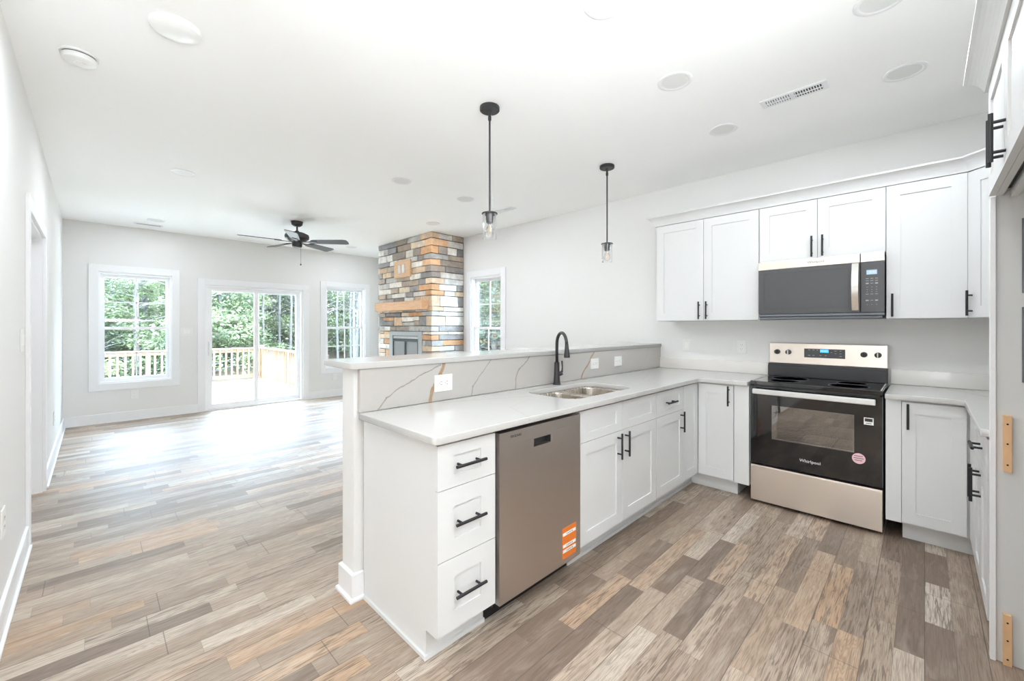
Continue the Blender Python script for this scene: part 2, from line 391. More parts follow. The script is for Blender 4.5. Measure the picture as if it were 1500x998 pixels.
    def holes(s, axis, a0, a1, z0, z1, t0, t1, hs):
        """slab along 'x' or 'y' from a0 to a1, thickness t0..t1, with rectangular holes (h0, h1, zb, zt)."""
        xs = sorted({a0, a1, *[h[0] for h in hs], *[h[1] for h in hs]}); xs = [x for x in xs if a0 <= x <= a1]
        for i in range(len(xs) - 1):
            p, q = xs[i], xs[i + 1]; cut = sorted([(h[2], h[3]) for h in hs if h[0] <= p + 1e-6 and h[1] >= q - 1e-6])
            z = z0
            for zb, zt in cut + [(z1, z1)]:
                if zb - z > 1e-4:
                    if axis == 'x': s.box(p, q, t0, t1, z, zb)
                    else: s.box(t0, t1, p, q, z, zb)
                z = max(z, zt)
        return s
def world_loc(o):
    l = Vector((0, 0, 0))
    while o is not None: l += o.location; o = o.parent
    return l
def tag(o, label=None, cat=None, group=None, kind=None):
    if label: o['label'] = label
    if cat: o['category'] = cat
    if group: o['group'] = group
    if kind: o['kind'] = kind
    return o
def finish(o, m, parent, bevel, smooth, seg=2):
    ms = m if isinstance(m, (list, tuple)) else [m]
    for q in ms: o.data.materials.append(M[q] if isinstance(q, str) else q)
    if parent is not None: o.parent = parent
    if smooth:
        for p in o.data.polygons: p.use_smooth = True
        if smooth != 'all':
            md = o.modifiers.new('edges', 'EDGE_SPLIT'); md.split_angle = math.radians(35)
    if bevel:
        md = o.modifiers.new('bevel', 'BEVEL'); md.width = bevel * S; md.segments = seg; md.limit_method = 'ANGLE'; md.angle_limit = math.radians(40)
    return o
def build(name, mb, m, parent=None, bevel=0, smooth=False, seg=2, fix=False):
    vs = [Vector(v) * S for v in mb.v]
    if parent is None:
        xs = [v.x for v in vs]; ys = [v.y for v in vs]; zs = [v.z for v in vs]
        base = Vector(((min(xs) + max(xs)) / 2, (min(ys) + max(ys)) / 2, min(zs)))
        off = base
    else: base = Vector((0, 0, 0)); off = world_loc(parent)
    me = bpy.data.meshes.new(name); me.from_pydata([v - off for v in vs], [], mb.f)
    if fix:
        b = bmesh.new(); b.from_mesh(me); bmesh.ops.remove_doubles(b, verts=b.verts, dist=1e-5); bmesh.ops.recalc_face_normals(b, faces=b.faces); b.to_mesh(me); b.free()
    me.update()
    o = bpy.data.objects.new(name, me); COL.objects.link(o); o.location = base
    return finish(o, m, parent, bevel, smooth, seg)
def empty(name, x, y, z, label, cat, group=None):
    o = bpy.data.objects.new(name, None); COL.objects.link(o); o.location = V(x, y, z); o.empty_display_size = .05
    return tag(o, label, cat, group)
def struct(name, mb, m, bevel=0, parent=None, smooth=False):
    o = build(name, mb, m, parent, bevel, smooth)
    if parent is None: o['kind'] = 'structure'
    return o
def fillet(pts, radii, seg=8):
    out = []; n = len(pts)
    for i in range(n):
        p = Vector(pts[i]); r = radii[i] if isinstance(radii, (list, tuple)) else radii
        if r <= 0: out.append(tuple(p)); continue
        a = (Vector(pts[i - 1]) - p).normalized(); b = (Vector(pts[(i + 1) % n]) - p).normalized()
        ang = a.angle(b); t = r / math.tan(ang / 2); c = p + (a + b).normalized() * (r / math.sin(ang / 2))
        s0 = p + a * t - c; s1 = p + b * t - c
        a0 = math.atan2(s0.y, s0.x); a1 = math.atan2(s1.y, s1.x); d = (a1 - a0 + math.pi) % (2 * math.pi) - math.pi
        for k in range(seg + 1):
            q = a0 + d * k / seg; out.append((c.x + r * math.cos(q), c.y + r * math.sin(q)))
    return out
def eval_mesh(tmp):
    COL.objects.link(tmp); dg = bpy.context.evaluated_depsgraph_get(); dg.update()
    me = bpy.data.meshes.new_from_object(tmp.evaluated_get(dg)); COL.objects.unlink(tmp); bpy.data.objects.remove(tmp)
    return me
def slab(name, outlines, z0, z1, m, parent=None, edge=.12):
    cu = bpy.data.curves.new(name, 'CURVE'); cu.dimensions = '2D'; cu.fill_mode = 'BOTH'
    off = world_loc(parent) if parent else V(*[sum(p[i] for p in outlines[0]) / len(outlines[0]) for i in (0, 1)], z0)
    for pts in outlines:
        sp = cu.splines.new('POLY'); sp.points.add(len(pts) - 1); sp.use_cyclic_u = True
        for i, p in enumerate(pts): sp.points[i].co = (p[0] * S - off.x, p[1] * S - off.y, 0, 1)
    h = (z1 - z0) / 2; cu.extrude = (h - edge) * S; cu.bevel_depth = edge * S; cu.bevel_resolution = 2; cu.offset = -edge * S
    me = eval_mesh(bpy.data.objects.new('t', cu)); me.name = name
    me.transform(Matrix.Translation((0, 0, (z0 + z1) / 2 * S - off.z)))
    o = bpy.data.objects.new(name, me); COL.objects.link(o); me.materials.clear()
    if parent: o.parent = parent
    else: o.location = off
    me.materials.append(M[m]); return o
def text(name, s, size, c, u, m, parent, thick=.01, align='CENTER', squash=1.0):
    """upright lettering centred at c (inches), reading along u."""
    cu = bpy.data.curves.new(name, 'FONT'); cu.body = s; cu.size = size * S; cu.align_x = align; cu.align_y = 'CENTER'; cu.extrude = thick * S
    cu.resolution_u = 2
    me = eval_mesh(bpy.data.objects.new('t', cu)); me.name = name
    U = Vector(u).normalized(); Z = Vector((0, 0, 1)); N = U.cross(Z)
    R = Matrix((U * squash, Z, N)).transposed().to_4x4()
    me.transform(Matrix.Translation(V(*c) - world_loc(parent)) @ R)
    me.materials.clear(); me.materials.append(M[m])
    o = bpy.data.objects.new(name, me); COL.objects.link(o); o.parent = parent; return o
F_PEN = lambda x: ((x, 52.82), (1, 0), (0, -1))          # cabinet faces of the peninsula, a runs along +X
F_RNG = lambda y, X=138.55: ((X, y), (0, -1), (-1, 0))    # faces on the range wall, a runs along -Y
F_LEG = lambda x, Y=-7.9: ((x, Y), (1, 0), (0, 1))        # faces of the right-hand run
def handle(F, a, zc, vert, parent, b0=.75, ln=6.1, cc=3.78):
    mb = MB(); O, u, n = F
    P = lambda a_, b_, z_: (O[0] + u[0] * a_ + n[0] * b_, O[1] + u[1] * a_ + n[1] * b_, z_)
    h = ln / 2; c = cc / 2
    if vert:
        mb.cyl(P(a, b0 + 1.25, zc - h), P(a, b0 + 1.25, zc + h), .25, seg=12)
        for s_ in (-c, c): mb.cyl(P(a, b0 - .02, zc + s_), P(a, b0 + 1.25, zc + s_), .2, seg=10)
    else:
        mb.cyl(P(a - h, b0 + 1.25, zc), P(a + h, b0 + 1.25, zc), .25, seg=12)
        for s_ in (-c, c): mb.cyl(P(a + s_, b0 - .02, zc), P(a + s_, b0 + 1.25, zc), .2, seg=10)
    return build('handle', mb, 'black', parent, smooth=True)
def shaker(name, F, a0, a1, z0, z1, parent, st=2.7, rl=2.7, hd=None, gap=.06, th=.75):
    a0 += gap; a1 -= gap; z0 += gap; z1 -= gap
    mb = MB()
    mb.obox(F, a0, a0 + st, 0, th, z0, z1).obox(F, a1 - st, a1, 0, th, z0, z1)
    mb.obox(F, a0 + st, a1 - st, 0, th, z0, z0 + rl).obox(F, a0 + st, a1 - st, 0, th, z1 - rl, z1)
    mb.obox(F, a0 + st, a1 - st, 0, th - .27, z0 + rl, z1 - rl)
    o = build(name, mb, 'cab', parent)
    if hd: handle(F, hd[0], hd[1], hd[2], o, b0=th)
    return o

# ------------------------------------------------------------------ room shell
W, L, D, CZ = 162.57, -11.37, 314.45, 107.8
struct('floor', MB().box(-264, 168, -274, D + 4, -3, 0), 'floor')
struct('ceiling', MB().box(-264, 168, -274, D + 5, CZ, CZ + 4), 'ceil')
struct('roof', MB().box(-290, 190, -310, D + 20, CZ + 4.2, CZ + 9), 'roofing')  # unseen; added with eaves to keep the sun out of the rooms
WIN1 = (1.7, 32.3, 21.4, 82); SLD = (48.2, 105.2, 0, 78); WIN3 = (120.7, 151.3, 21.4, 82); WINR = (170.0, 196.6, 21.4, 82)
struct('wall_back', MB().holes('x', L - 5, W + 5, 0, CZ, D, D + 5.5, [WIN1, SLD, WIN3]), 'wall')
struct('wall_right', MB().holes('y', -36.5, D, 0, CZ, W, W + 5.5, [WINR]), 'wall')
DOORL = (153.5, 197.6, 0, 80.2)
struct('wall_left', MB().holes('y', 62, D, 0, CZ, L - 4.6, L, [DOORL]), 'wall')
struct('wall_dining', MB().box(-264, L, 62, 66.5, 0, CZ), 'wall')
struct('wall_dining_side', MB().holes('y', -270, 62, 0, CZ, -264, -259.5, []), 'wall')
struct('wall_rear', MB().holes('x', -264, 56, 0, CZ, -274, -269.5, []), 'wall')
struct('wall_kitchen', MB().box(56, W, -36.5, -32.05, 0, CZ), 'wall')
struct('wall_kitchen_return', MB().box(56, 60.5, -269.5, -36.5, 0, CZ), 'wall')
struct('wall_bar', MB().box(34.95, W, 77.35, 82.3, 0, 44.05), 'wall')
def base(name, mb): return struct(name, mb, 'trim', bevel=.12)
base('baseboard_back', MB().box(L, 44.6, D - .6, D, 0, 5.2).box(109, W, D - .6, D, 0, 5.2).box(L, 44.6, D - 1.1, D - .6, 0, .7).box(109, W, D - 1.1, D - .6, 0, .7))
base('baseboard_left', MB().box(L, L + .6, 66, 150, 0, 5.2).box(L, L + .6, 201, D - .6, 0, 5.2).box(L + .6, L + 1.1, 66, 150, 0, .7).box(L + .6, L + 1.1, 201, D - 1.1, 0, .7))
struct('baseboard_bar', MB().sweep([(36.7, 77.35), (34.95, 77.35), (34.95, 82.3), (W, 82.3)][::-1], [(0, 0), (1.05, 0), (1.05, .45), (.9, .7), (.6, .75), (.6, 5.0), (.45, 5.2), (0, 5.2)]), 'trim')
base('baseboard_right', MB().box(W - .6, W, 82.9, 203, 0, 5.2).box(W - .6, W, 267.5, D - .6, 0, 5.2))

def casing(axis, a0, a1, z0, z1, face, inward, wdt=3.75, bottom=True):
    """flat picture-frame casing around an opening; face = wall plane, inward = +-1 into the room."""
    mb = MB(); t0, t1 = face, face + .7 * inward
    def bx(p, q, r, s_):
        if axis == 'x': mb.box(p, q, t0, t1, r, s_)
        else: mb.box(t0, t1, p, q, r, s_)
    zb = z0 - wdt if bottom else z0
    bx(a0 - wdt, a0, zb, z1 + wdt); bx(a1, a1 + wdt, zb, z1 + wdt); bx(a0, a1, z1, z1 + wdt)
    if bottom: bx(a0, a1, z0 - wdt, z0)
    return mb
def window(n, axis, op, face, outward):
    a0, a1, z0, z1 = op; inward = -outward
    root = build('window_%d' % n, casing(axis, a0, a1, z0, z1, face, inward), 'trim', None, .08); root['kind'] = 'structure'
    def bx(mb, p, q, d0, d1, r, s_):
        d0, d1 = face + outward * d0, face + outward * d1
        if axis == 'x': mb.box(p, q, d0, d1, r, s_)
        else: mb.box(d0, d1, p, q, r, s_)
    jb = MB()
    bx(jb, a0, a0 + .8, 0, 5.4, z0, z1); bx(jb, a1 - .8, a1, 0, 5.4, z0, z1); bx(jb, a0 + .8, a1 - .8, 0, 5.4, z1 - 1.0, z1); bx(jb, a0 + .8, a1 - .8, 0, 5.4, z0, z0 + .9)
    build('window_jamb', jb, 'vinyl', root, .05)
    zm = 51.4
    for (nm, d, b0, b1, q0, q1) in (('upper_sash', 3.0, z0, z1, zm - .8, z1 - 1.0), ('lower_sash', 1.7, z0, z1, z0 + .9, zm + .8)):
        mb = MB(); s0, s1 = a0 + .8, a1 - .8; st = 1.6
        bx(mb, s0, s0 + st, d, d + 1.2, q0, q1); bx(mb, s1 - st, s1, d, d + 1.2, q0, q1)
        bx(mb, s0 + st, s1 - st, d, d + 1.2, q1 - 1.6, q1); bx(mb, s0 + st, s1 - st, d, d + 1.2, q0, q0 + (1.6 if nm == 'upper_sash' else 2.0))
        sash = build(nm, mb, 'vinyl', root, .05)
        g0, g1 = s0 + st, s1 - st; h0, h1 = q0 + (1.6 if nm == 'upper_sash' else 2.0), q1 - 1.6
        g = MB(); bx(g, g0, g1, d + .5, d + .62, h0, h1); build('pane', g, 'glass', sash)
        k = MB(); c = (g0 + g1) / 2; hm = (h0 + h1) / 2
        bx(k, c - .3, c + .3, d + .42, d + .7, h0, h1); bx(k, g0, g1, d + .42, d + .7, hm - .3, hm + .3)
        build('muntins', k, 'vinyl', sash)
window(1, 'x', WIN1, D, 1)
window(2, 'x', WIN3, D, 1)
window(3, 'y', WINR, W, 1)
# sliding patio door
dr = build('door_1', casing('x', SLD[0], SLD[1], 0, SLD[3], D, -1, bottom=False), 'trim', None, .08); dr['kind'] = 'structure'
fr = MB().box(48.2, 49.6, D, D + 5.2, 0, 78).box(103.8, 105.2, D, D + 5.2, 0, 78).box(49.6, 103.8, D, D + 5.2, 76.6, 78).box(49.6, 103.8, D + .2, D + 5.2, 0, 1.1)
build('door_frame', fr, 'vinyl', dr, .06)
def slide(x0, x1, d, nm):
    mb = MB(); y0, y1 = D + d, D + d + 1.5; st = 2.4
    mb.box(x0, x0 + st, y0, y1, 1.1, 76.6).box(x1 - st, x1, y0, y1, 1.1, 76.6).box(x0 + st, x1 - st, y0, y1, 1.1, 3.9).box(x0 + st, x1 - st, y0, y1, 74.4, 76.6)
    o = build(nm, mb, 'vinyl', dr, .06)
    build('pane', MB().box(x0 + st, x1 - st, y0 + .7, y0 + .85, 3.9, 74.4), 'glass', o); return o
sp_ = slide(49.6, 77.4, 1.0, 'sliding_panel'); slide(75.4, 103.8, 2.8, 'fixed_panel')
hb = MB().box(50.1, 51.1, D - .1, D + 1, 34, 43).box(50.2, 51, D - .9, D - .1, 35, 36.2).box(50.2, 51, D - .9, D - .1, 40.8, 42).box(50.2, 51, D - 1.3, D - .9, 35, 42)
build('door_handle', hb, 'vinyl', sp_, .1)
# cased doorway in the left wall
d2 = build('door_2', casing('y', DOORL[0], DOORL[1], 0, DOORL[3], L, 1, 3.5, False), 'trim', None, .08); d2['kind'] = 'structure'
build('door_jamb', MB().box(L - 5.2, L, 153.5, 154.2, 0, 80.2).box(L - 5.2, L, 196.9, 197.6, 0, 80.2).box(L - 5.2, L, 154.2, 196.9, 79.5, 80.2)
      .box(L - 3.2, L - 2.8, 154.2, 154.7, 0, 79.5).box(L - 3.2, L - 2.8, 196.4, 196.9, 0, 79.5), 'trim', d2, .04)
for y0, y1 in ((154.3, 175.5), (175.6, 196.8)):
    F = ((L - 4.7, y1), (0, -1), (1, 0)); mb = MB(); w_ = y1 - y0
    mb.obox(F, 0, w_, 0, .9, .4, 79.3)
    for z0, z1 in ((6, 36), (42, 74)):
        mb.obox(F, 4, w_ - 4, .9, 1.15, z0, z1)
    build('door_leaf', mb, 'trim', d2, .15)

# ------------------------------------------------------------------ stone chimney
random.seed(11)
PAL = {'gry': [(176, 173, 169), (156, 153, 150), (190, 186, 181), (140, 137, 136)],
       'tan': [(214, 190, 162), (204, 176, 146), (220, 204, 182)], 'org': [(212, 166, 124), (200, 152, 112), (220, 178, 138)],
       'wht': [(226, 222, 214), (212, 208, 202), (232, 226, 216)], 'brn': [(158, 146, 134), (172, 156, 140)]}
def pick(w): 
    k = random.choices(list(w), list(w.values()))[0]; c = random.choice(PAL[k]); j = random.uniform(-8, 8)
    return rgb(*[max(0, min(255, x + j)) for x in c])
WF = {'gry': 4, 'tan': 2.8, 'org': .7, 'wht': 3.6, 'brn': 3}; WS = {'gry': 3.6, 'tan': 1.0, 'org': .25, 'wht': 5.5, 'brn': 1.4}; WC = {'org': 3.4, 'tan': 3, 'brn': 2, 'gry': 1.6}
CX, CY0, CY1 = 139.1, 204.2, 266.3
st_ = MB()
def stone(x0, x1, y0, y1, z0, z1, w):
    g = .17; j = lambda: random.uniform(-.2, .2)
    c = pick(w); n = len(st_.v); st_.box(x0, x1, y0, y1, z0 + g, z1 - g, c)
    for i in range(n, len(st_.v)):
        x, y, z = st_.v[i]; st_.v[i] = (x + j(), y + j(), z + j())
rows = []; z = 0.
while z < CZ - .5:
    h = random.choice([random.uniform(2.6, 4), random.uniform(3.6, 6.4)])
    if z < 49.3 < z + h + 1.5: h = 49.3 - z
    if z + h > CZ - 2: h = CZ - .2 - z
    if h < .6: break
    rows.append((z, z + h)); z += h
alt = False
for z0, z1 in rows:
    h = z1 - z0; alt = not alt
    la, lb = (random.uniform(8, 13), random.uniform(4, 6)) if alt else (random.uniform(4.5, 7), random.uniform(7, 12))
    fire = z1 <= 49.4
    if fire: la = min(la, 8.4)
    stone(CX - random.uniform(.5, 1.2), CX + lb, CY0 - random.uniform(.5, 1.1), CY0 + la, z0, z1, WC)      # corner stone
    def run(s0, s1, put, w):
        p = s0
        while p < s1 - .5:
            q = p + random.uniform(5, 16) * (1.25 if h < 4 else 1)
            if s1 - q < 4: q = s1
            if h > 4.8 and q - p > 5 and random.random() < .4:
                zz = z0 + h * random.uniform(.4, .6); put(p + .13, q - .13, z0, zz, w); put(p + .13, q - .13, zz, z1, w)
            else: put(p + .13, q - .13, z0, z1, w)
            p = q
    front = lambda p, q, a, b, w: stone(CX - random.uniform(.35, 1.1), CX + .6, p, q, a, b, w)
    side = lambda p, q, a, b, w: stone(p, q, CY0 - random.uniform(.35, 1.0), CY0 + .6, a, b, w)
    far = lambda p, q, a, b, w: stone(p, q, CY1 - .6, CY1 + random.uniform(.35, 1.0), a, b, w)
    run(CY0 + la, 212.8 if fire else CY1 + .7, front, WF)
    if fire: run(251.8, CY1 + .7, front, {'tan': 4, 'org': 3, 'wht': 3})
    run(CX + lb, W - .35, side, WS)
    run(CX + .7, W - .35, far, WS)
chim = empty('stone_chimney', 151, 235, 0, 'floor to ceiling stone fireplace chimney in mixed grey, tan and white ledge stone', 'fireplace')
build('chimney_core', MB().holes('y', CY0, CY1, 0, CZ - .05, CX, CX + 1.2, [(213.2, 251.4, 0, 49)]).box(CX + 1.2, W - .05, CY0, CY0 + 3, 0, CZ - .05).box(CX + 1.2, W - .05, CY1 - 3, CY1, 0, CZ - .05).box(CX + 1.2, W - .05, CY0 + 3, CY1 - 3, 49.5, CZ - .05), 'mortar', chim)
so = build('ledge_stones', st_, 'stone', chim, .18, seg=1)
ca = so.data.color_attributes.new('stone', 'FLOAT_COLOR', 'CORNER')
for p, c in zip(so.data.polygons, st_.c):
    for li in p.loop_indices: ca.data[li].color = c
mt = build('mantel_beam', MB().box(133.3, CX - .3, 207.1, 262.5, 62.4, 67.8), 'mantel', None, .25)
tag(mt, 'pale timber mantel beam fixed across the stone fireplace', 'mantel')
# firebox insert
fi = empty('fireplace_insert', 141, 232.3, 0, 'grey metal fireplace insert with louvre and screen doors under the mantel', 'fireplace insert')
build('surround', MB().holes('y', 212.9, 251.7, 0, 49.2, CX - 1.1, CX + .2, [(217.2, 247.6, 4, 46.6)]), 'fire_steel', fi, .08)
build('firebox', MB().box(CX + 14, CX + 14.5, 216, 249, 2, 46).box(CX + .2, CX + 14, 216, 216.6, 2, 46).box(CX + .2, CX + 14, 248.4, 249, 2, 46).box(CX + .2, CX + 14, 216.6, 248.4, 45.4, 46).box(CX + .2, CX + 14, 216.6, 248.4, 2, 3), 'void', fi)
lv = MB()
for k in range(26): lv.box(CX - .9, CX - .6, 217.9 + k * 1.12, 218.5 + k * 1.12, 44.6, 46.2)
build('louvre', lv, 'silver', fi); build('louvre_back', MB().box(CX - .3, CX, 217.2, 247.6, 43.8, 46.6).box(CX - 1.0, CX - .3, 217.2, 247.6, 43.6, 44.2), 'rubber', fi)
for y0, y1 in ((217.4, 232.3), (232.5, 247.4)):
    d_ = MB().holes('y', y0, y1, 4.2, 43.6, CX - 1.0, CX - .3, [(y0 + .8, y1 - .8, 5.4, 42.8)])
    o = build('screen_door', d_, 'iron', fi, .05)
    g = MB()
    for k in range(14): g.box(CX - .6, CX - .4, y0 + 1 + k * .93, y0 + 1.8 + k * .93, 5.4, 42.8)
    build('mesh_curtain', g, 'mesh', o)
# board with two wall plates over the mantel
pb = build('plate_board', MB().box(CX - 1.9, CX - .4, 224.9, 244.2, 83.3, 94), 'panelwood', None, .12)
tag(pb, 'square tan mounting board set in the stones above the mantel', 'mounting board')
for y in (232.6, 237.4):
    o = build('outlet_cover', MB().box(CX - 2.2, CX - 1.9, y - 1.5, y + 1.5, 86, 91.4), 'plastic', None, .06)
    build('receptacle', MB().box(CX - 2.3, CX - 2.2, y - .7, y + .7, 87.2, 90.2), 'label', o, .03)
    tag(o, 'white cover plate on the chimney mounting board, the %s of two' % ('one nearer the bar' if y < 235 else 'one farther from the bar'), 'wall plate', 'plates on the chimney board')

# ------------------------------------------------------------------ base cabinets: peninsula
def body(parent, x0, x1, toe=True, hollow=False):
    mb = MB()
    if hollow:
        mb.box(x0, x0 + .7, 52.85, 76, 4.5, 34.4).box(x1 - .7, x1, 52.85, 76, 4.5, 34.4).box(x0 + .7, x1 - .7, 52.85, 53.6, 4.5, 34.4).box(x0 + .7, x1 - .7, 75.4, 76, 4.5, 34.4).box(x0 + .7, x1 - .7, 53.6, 75.4, 4.5, 5.2)
    else: mb.box(x0, x1, 52.85, 76.1, 4.5, 34.5)
    build('body', mb, 'cab', parent)
    if toe: build('toe_kick', MB().box(x0, x1, 55.6, 56.3, 0, 4.5).box(x0, x1, 55.2, 55.6, 0, .7), 'cab', parent, .04)
c1 = empty('drawer_cabinet', 42.5, 64, 0, 'white three-drawer base cabinet at the open end of the peninsula', 'cabinet')
build('body', MB().box(36.75, 48.5, 52.85, 76.9, 4.5, 34.5).box(36.75, 48.2, 56.3, 76.9, .0, 4.5), 'cab', c1)
build('toe_kick', MB().box(36.75, 48.7, 55.6, 56.3, 0, 4.5).box(36.3, 48.7, 55.2, 55.6, 0, .7).box(36.35, 36.75, 55.6, 76.3, 0, .7), 'cab', c1, .04)
for z0, z1 in ((27.15, 34.1), (16.2, 27.15), (4.9, 16.2)):
    shaker('drawer', F_PEN(36.45), 0, 11.95, z0, z1, c1, st=3.2, rl=1.9 if z1 > 30 else 2.9, hd=(5.8, (z0 + z1) / 2, False))
# dishwasher
dwx0, dwx1 = 49.05, 72.6
dw = empty('dishwasher', 60.9, 64, 0, 'stainless dishwasher with orange label between drawer cabinet and sink cabinet', 'dishwasher')
build('tub', MB().box(48.75, 72.5, 53.5, 76, 4, 34), 'void', dw)
build('kick_plate', MB().box(48.75, 72.6, 55.4, 55.9, .2, 4).box(48.75, 49.05, 53.2, 55.4, 3.4, 4), 'rubber', dw)
dd = build('dishwasher_door', MB().holes('x', dwx0, dwx1, 4.1, 33.75, 51.75, 53.3, [(57.9, 62.9, 29.75, 31.25)]), 'steel_dw', dw)
build('handle_pocket', MB().box(57.9, 62.9, 53.0, 53.3, 29.75, 31.25).box(57.9, 58.0, 51.9, 53.0, 29.75, 31.25).box(62.8, 62.9, 51.9, 53, 29.75, 31.25), 'iron', dd)
for p_, q_ in ((51.4, 57.5), (63.3, 69.6)): build('embossed_band', MB().box(p_, q_, 51.72, 51.78, 29.6, 31.7), 'steel_dw', dd, .02)
text('brand_lettering', 'FRIGIDAIRE', .62, (53.1, 51.73, 32.75), (1, 0, 0), 'dark_ink', dd, squash=.9)
lb = build('energy_label', MB().box(66.5, 71, 51.7, 51.76, 5.2, 11.4), 'orange', dd); lb['label'] = 'orange label with white lines of print'
for z_, tx in ((10.1, 'IMPORTANT'), (7.75, 'NOTICE'), (6.7, 'READ MANUAL')):
    build('print_band', MB().box(66.6, 70.9, 51.67, 51.71, z_ - .3, z_ + .32), 'label', lb)
    text('print', 'I II III III II I III' if True else tx, .4, (68.75, 51.66, z_), (1, 0, 0), 'dark_ink', lb, squash=1.0)
# sink base
c2 = empty('sink_cabinet', 90.6, 64, 0, 'white two-door base cabinet under the double sink', 'cabinet')
body(c2, 72.75, 108.35, hollow=True)
shaker('false_front', F_PEN(72.75), 0, 17.8, 27.15, 34.1, c2, rl=1.9); shaker('false_front', F_PEN(72.75), 17.8, 35.6, 27.15, 34.1, c2, rl=1.9)
shaker('door', F_PEN(72.75), 0, 17.8, 4.9, 27.15, c2, hd=(15.5, 23.75, True)); shaker('door', F_PEN(72.75), 17.8, 35.6, 4.9, 27.15, c2, hd=(17.8 + 2.2 - 1.0, 23.75, True))
# drawer and door cabinet
c3 = empty('drawer_door_cabinet', 117.5, 64, 0, 'narrow white base cabinet with one drawer over one door, right of the sink cabinet', 'cabinet')
body(c3, 108.4, 126.6)
shaker('drawer', F_PEN(108.4), 0, 18.2, 27.15, 34.1, c3, rl=1.9, hd=(8.1, 30.6, False)); shaker('door', F_PEN(108.4), 0, 18.2, 4.9, 27.15, c3, hd=(15.9, 23.75, True))
# blind corner cabinet
c4 = empty('corner_base_cabinet', 150, 57, 0, 'white corner base cabinet where the peninsula meets the range wall', 'cabinet')
build('body', MB().box(126.65, W - .1, 52.85, 76.1, 4.5, 34.5).box(138.6, W - .1, 41.2, 52.85, 4.5, 34.5), 'cab', c4)
build('toe_kick', MB().box(126.6, 141.4, 55.6, 56.3, 0, 4.5).box(126.6, 141.0, 55.2, 55.6, 0, .7).box(141.4, 142.1, 41.3, 55.6, 0, 4.5).box(142.1, 160, 41.3, 42, 0, 4.5), 'cab', c4, .04)
shaker('door', F_PEN(126.65), 0, 11.1, 4.9, 34.1, c4, st=2.4)
shaker('door', F_RNG(51.9), 0, 10.45, 4.9, 34.1, c4, st=2.4, hd=(9.2, 30.9, True))
build('filler_panel', MB().box(138.1, 161, 37.3, 41.35, 4.6, 34.5), 'cab', c4, .04)
# ------------------------------------------------------------------ base cabinets: right of the range
c5 = empty('side_base_cabinet', 150, -2, 0, 'white single-door base cabinet immediately right of the range', 'cabinet')
build('body', MB().box(138.6, W - .1, -7.8, 3.97, 4.5, 34.5), 'cab', c5)
build('filler_panel', MB().box(138.1, 161, 4.0, 6.85, 4.6, 34.5), 'cab', c5, .04)
build('toe_kick', MB().box(141.4, 142.1, -10.8, 3.9, 0, 4.5).box(142.1, 160, 3.2, 3.9, 0, 4.5), 'cab', c5, .04)
shaker('door', F_RNG(3.97), 0, 10.75, 4.9, 34.1, c5, st=2.4, hd=(1.15, 30.7, True))
c6 = empty('run_base_cabinet', 114, -20, 0, 'white base cabinet with wide drawer over two doors beside the fridge panel', 'cabinet')
build('body', MB().box(101.2, W - .2, -31.9, -7.95, 4.5, 34.5), 'cab', c6)
build('toe_kick', MB().box(101.2, 141.3, -11.4, -10.8, 0, 4.5), 'cab', c6, .04)
shaker('drawer', F_LEG(101.2), 0, 24.6, 27.15, 34.1, c6, rl=1.9, hd=(10.2, 30.9, False))
shaker('door', F_LEG(101.2), 0, 12.3, 4.9, 27.15, c6, st=2.4, hd=(10.9, 23.6, True)); shaker('door', F_LEG(101.2), 12.3, 24.6, 4.9, 27.15, c6, st=2.4, hd=(13.7, 23.6, True))
build('filler_panel', MB().box(125.9, 137.7, -7.9, -7.2, 4.9, 34.1), 'cab', c6, .04)

# ------------------------------------------------------------------ counters
sink_o = fillet([(76, 55.9), (103.5, 55.9), (103.5, 71.4), (76, 71.4)], [3.5, 3.5, 3.5, 3.5])
ct = slab('countertop', [fillet([(35.4, 76.15), (35.4, 51.1), (136.8, 51.1), (136.8, 37.35), (162.5, 37.35), (162.5, 76.15)], [0, 1.3, 2.0, .3, 0, 0]), sink_o[::-1]], 34.55, 35.75, 'quartz')
tag(ct, 'long white veined quartz countertop over the peninsula, with sink cutout', 'countertop')
ct2 = slab('countertop', [fillet([(162.5, 6.95), (136.8, 6.95), (136.8, -6.3), (100.6, -6.3), (100.6, -31.95), (162.5, -31.95)], [0, .3, 2.0, .3, 0, 0])], 34.55, 35.75, 'quartz')
tag(ct2, 'short white quartz countertop right of the range running behind the fridge panel', 'countertop')
bar = slab('breakfast_counter', [fillet([(33.9, 75.9), (W - .05, 75.9), (W - .05, 90.0), (33.9, 90.0)], [1.2, 0, 0, 1.2])], 44.1, 45.35, 'quartz')
tag(bar, 'raised white quartz breakfast counter capping the half wall', 'counter')
bs = build('bar_backsplash', MB().box(35.7, W - .05, 76.2, 77.3, 35.8, 44.08), 'splash', None, .05)
tag(bs, 'tall white quartz splash with brown and grey veins under the bar top', 'backsplash')
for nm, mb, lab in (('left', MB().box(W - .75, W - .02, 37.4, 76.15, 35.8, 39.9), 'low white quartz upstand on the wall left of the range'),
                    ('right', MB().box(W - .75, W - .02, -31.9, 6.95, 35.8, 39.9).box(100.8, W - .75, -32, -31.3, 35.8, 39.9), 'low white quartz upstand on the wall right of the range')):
    tag(build('backsplash', mb, 'upstand', None, .05), lab, 'backsplash')

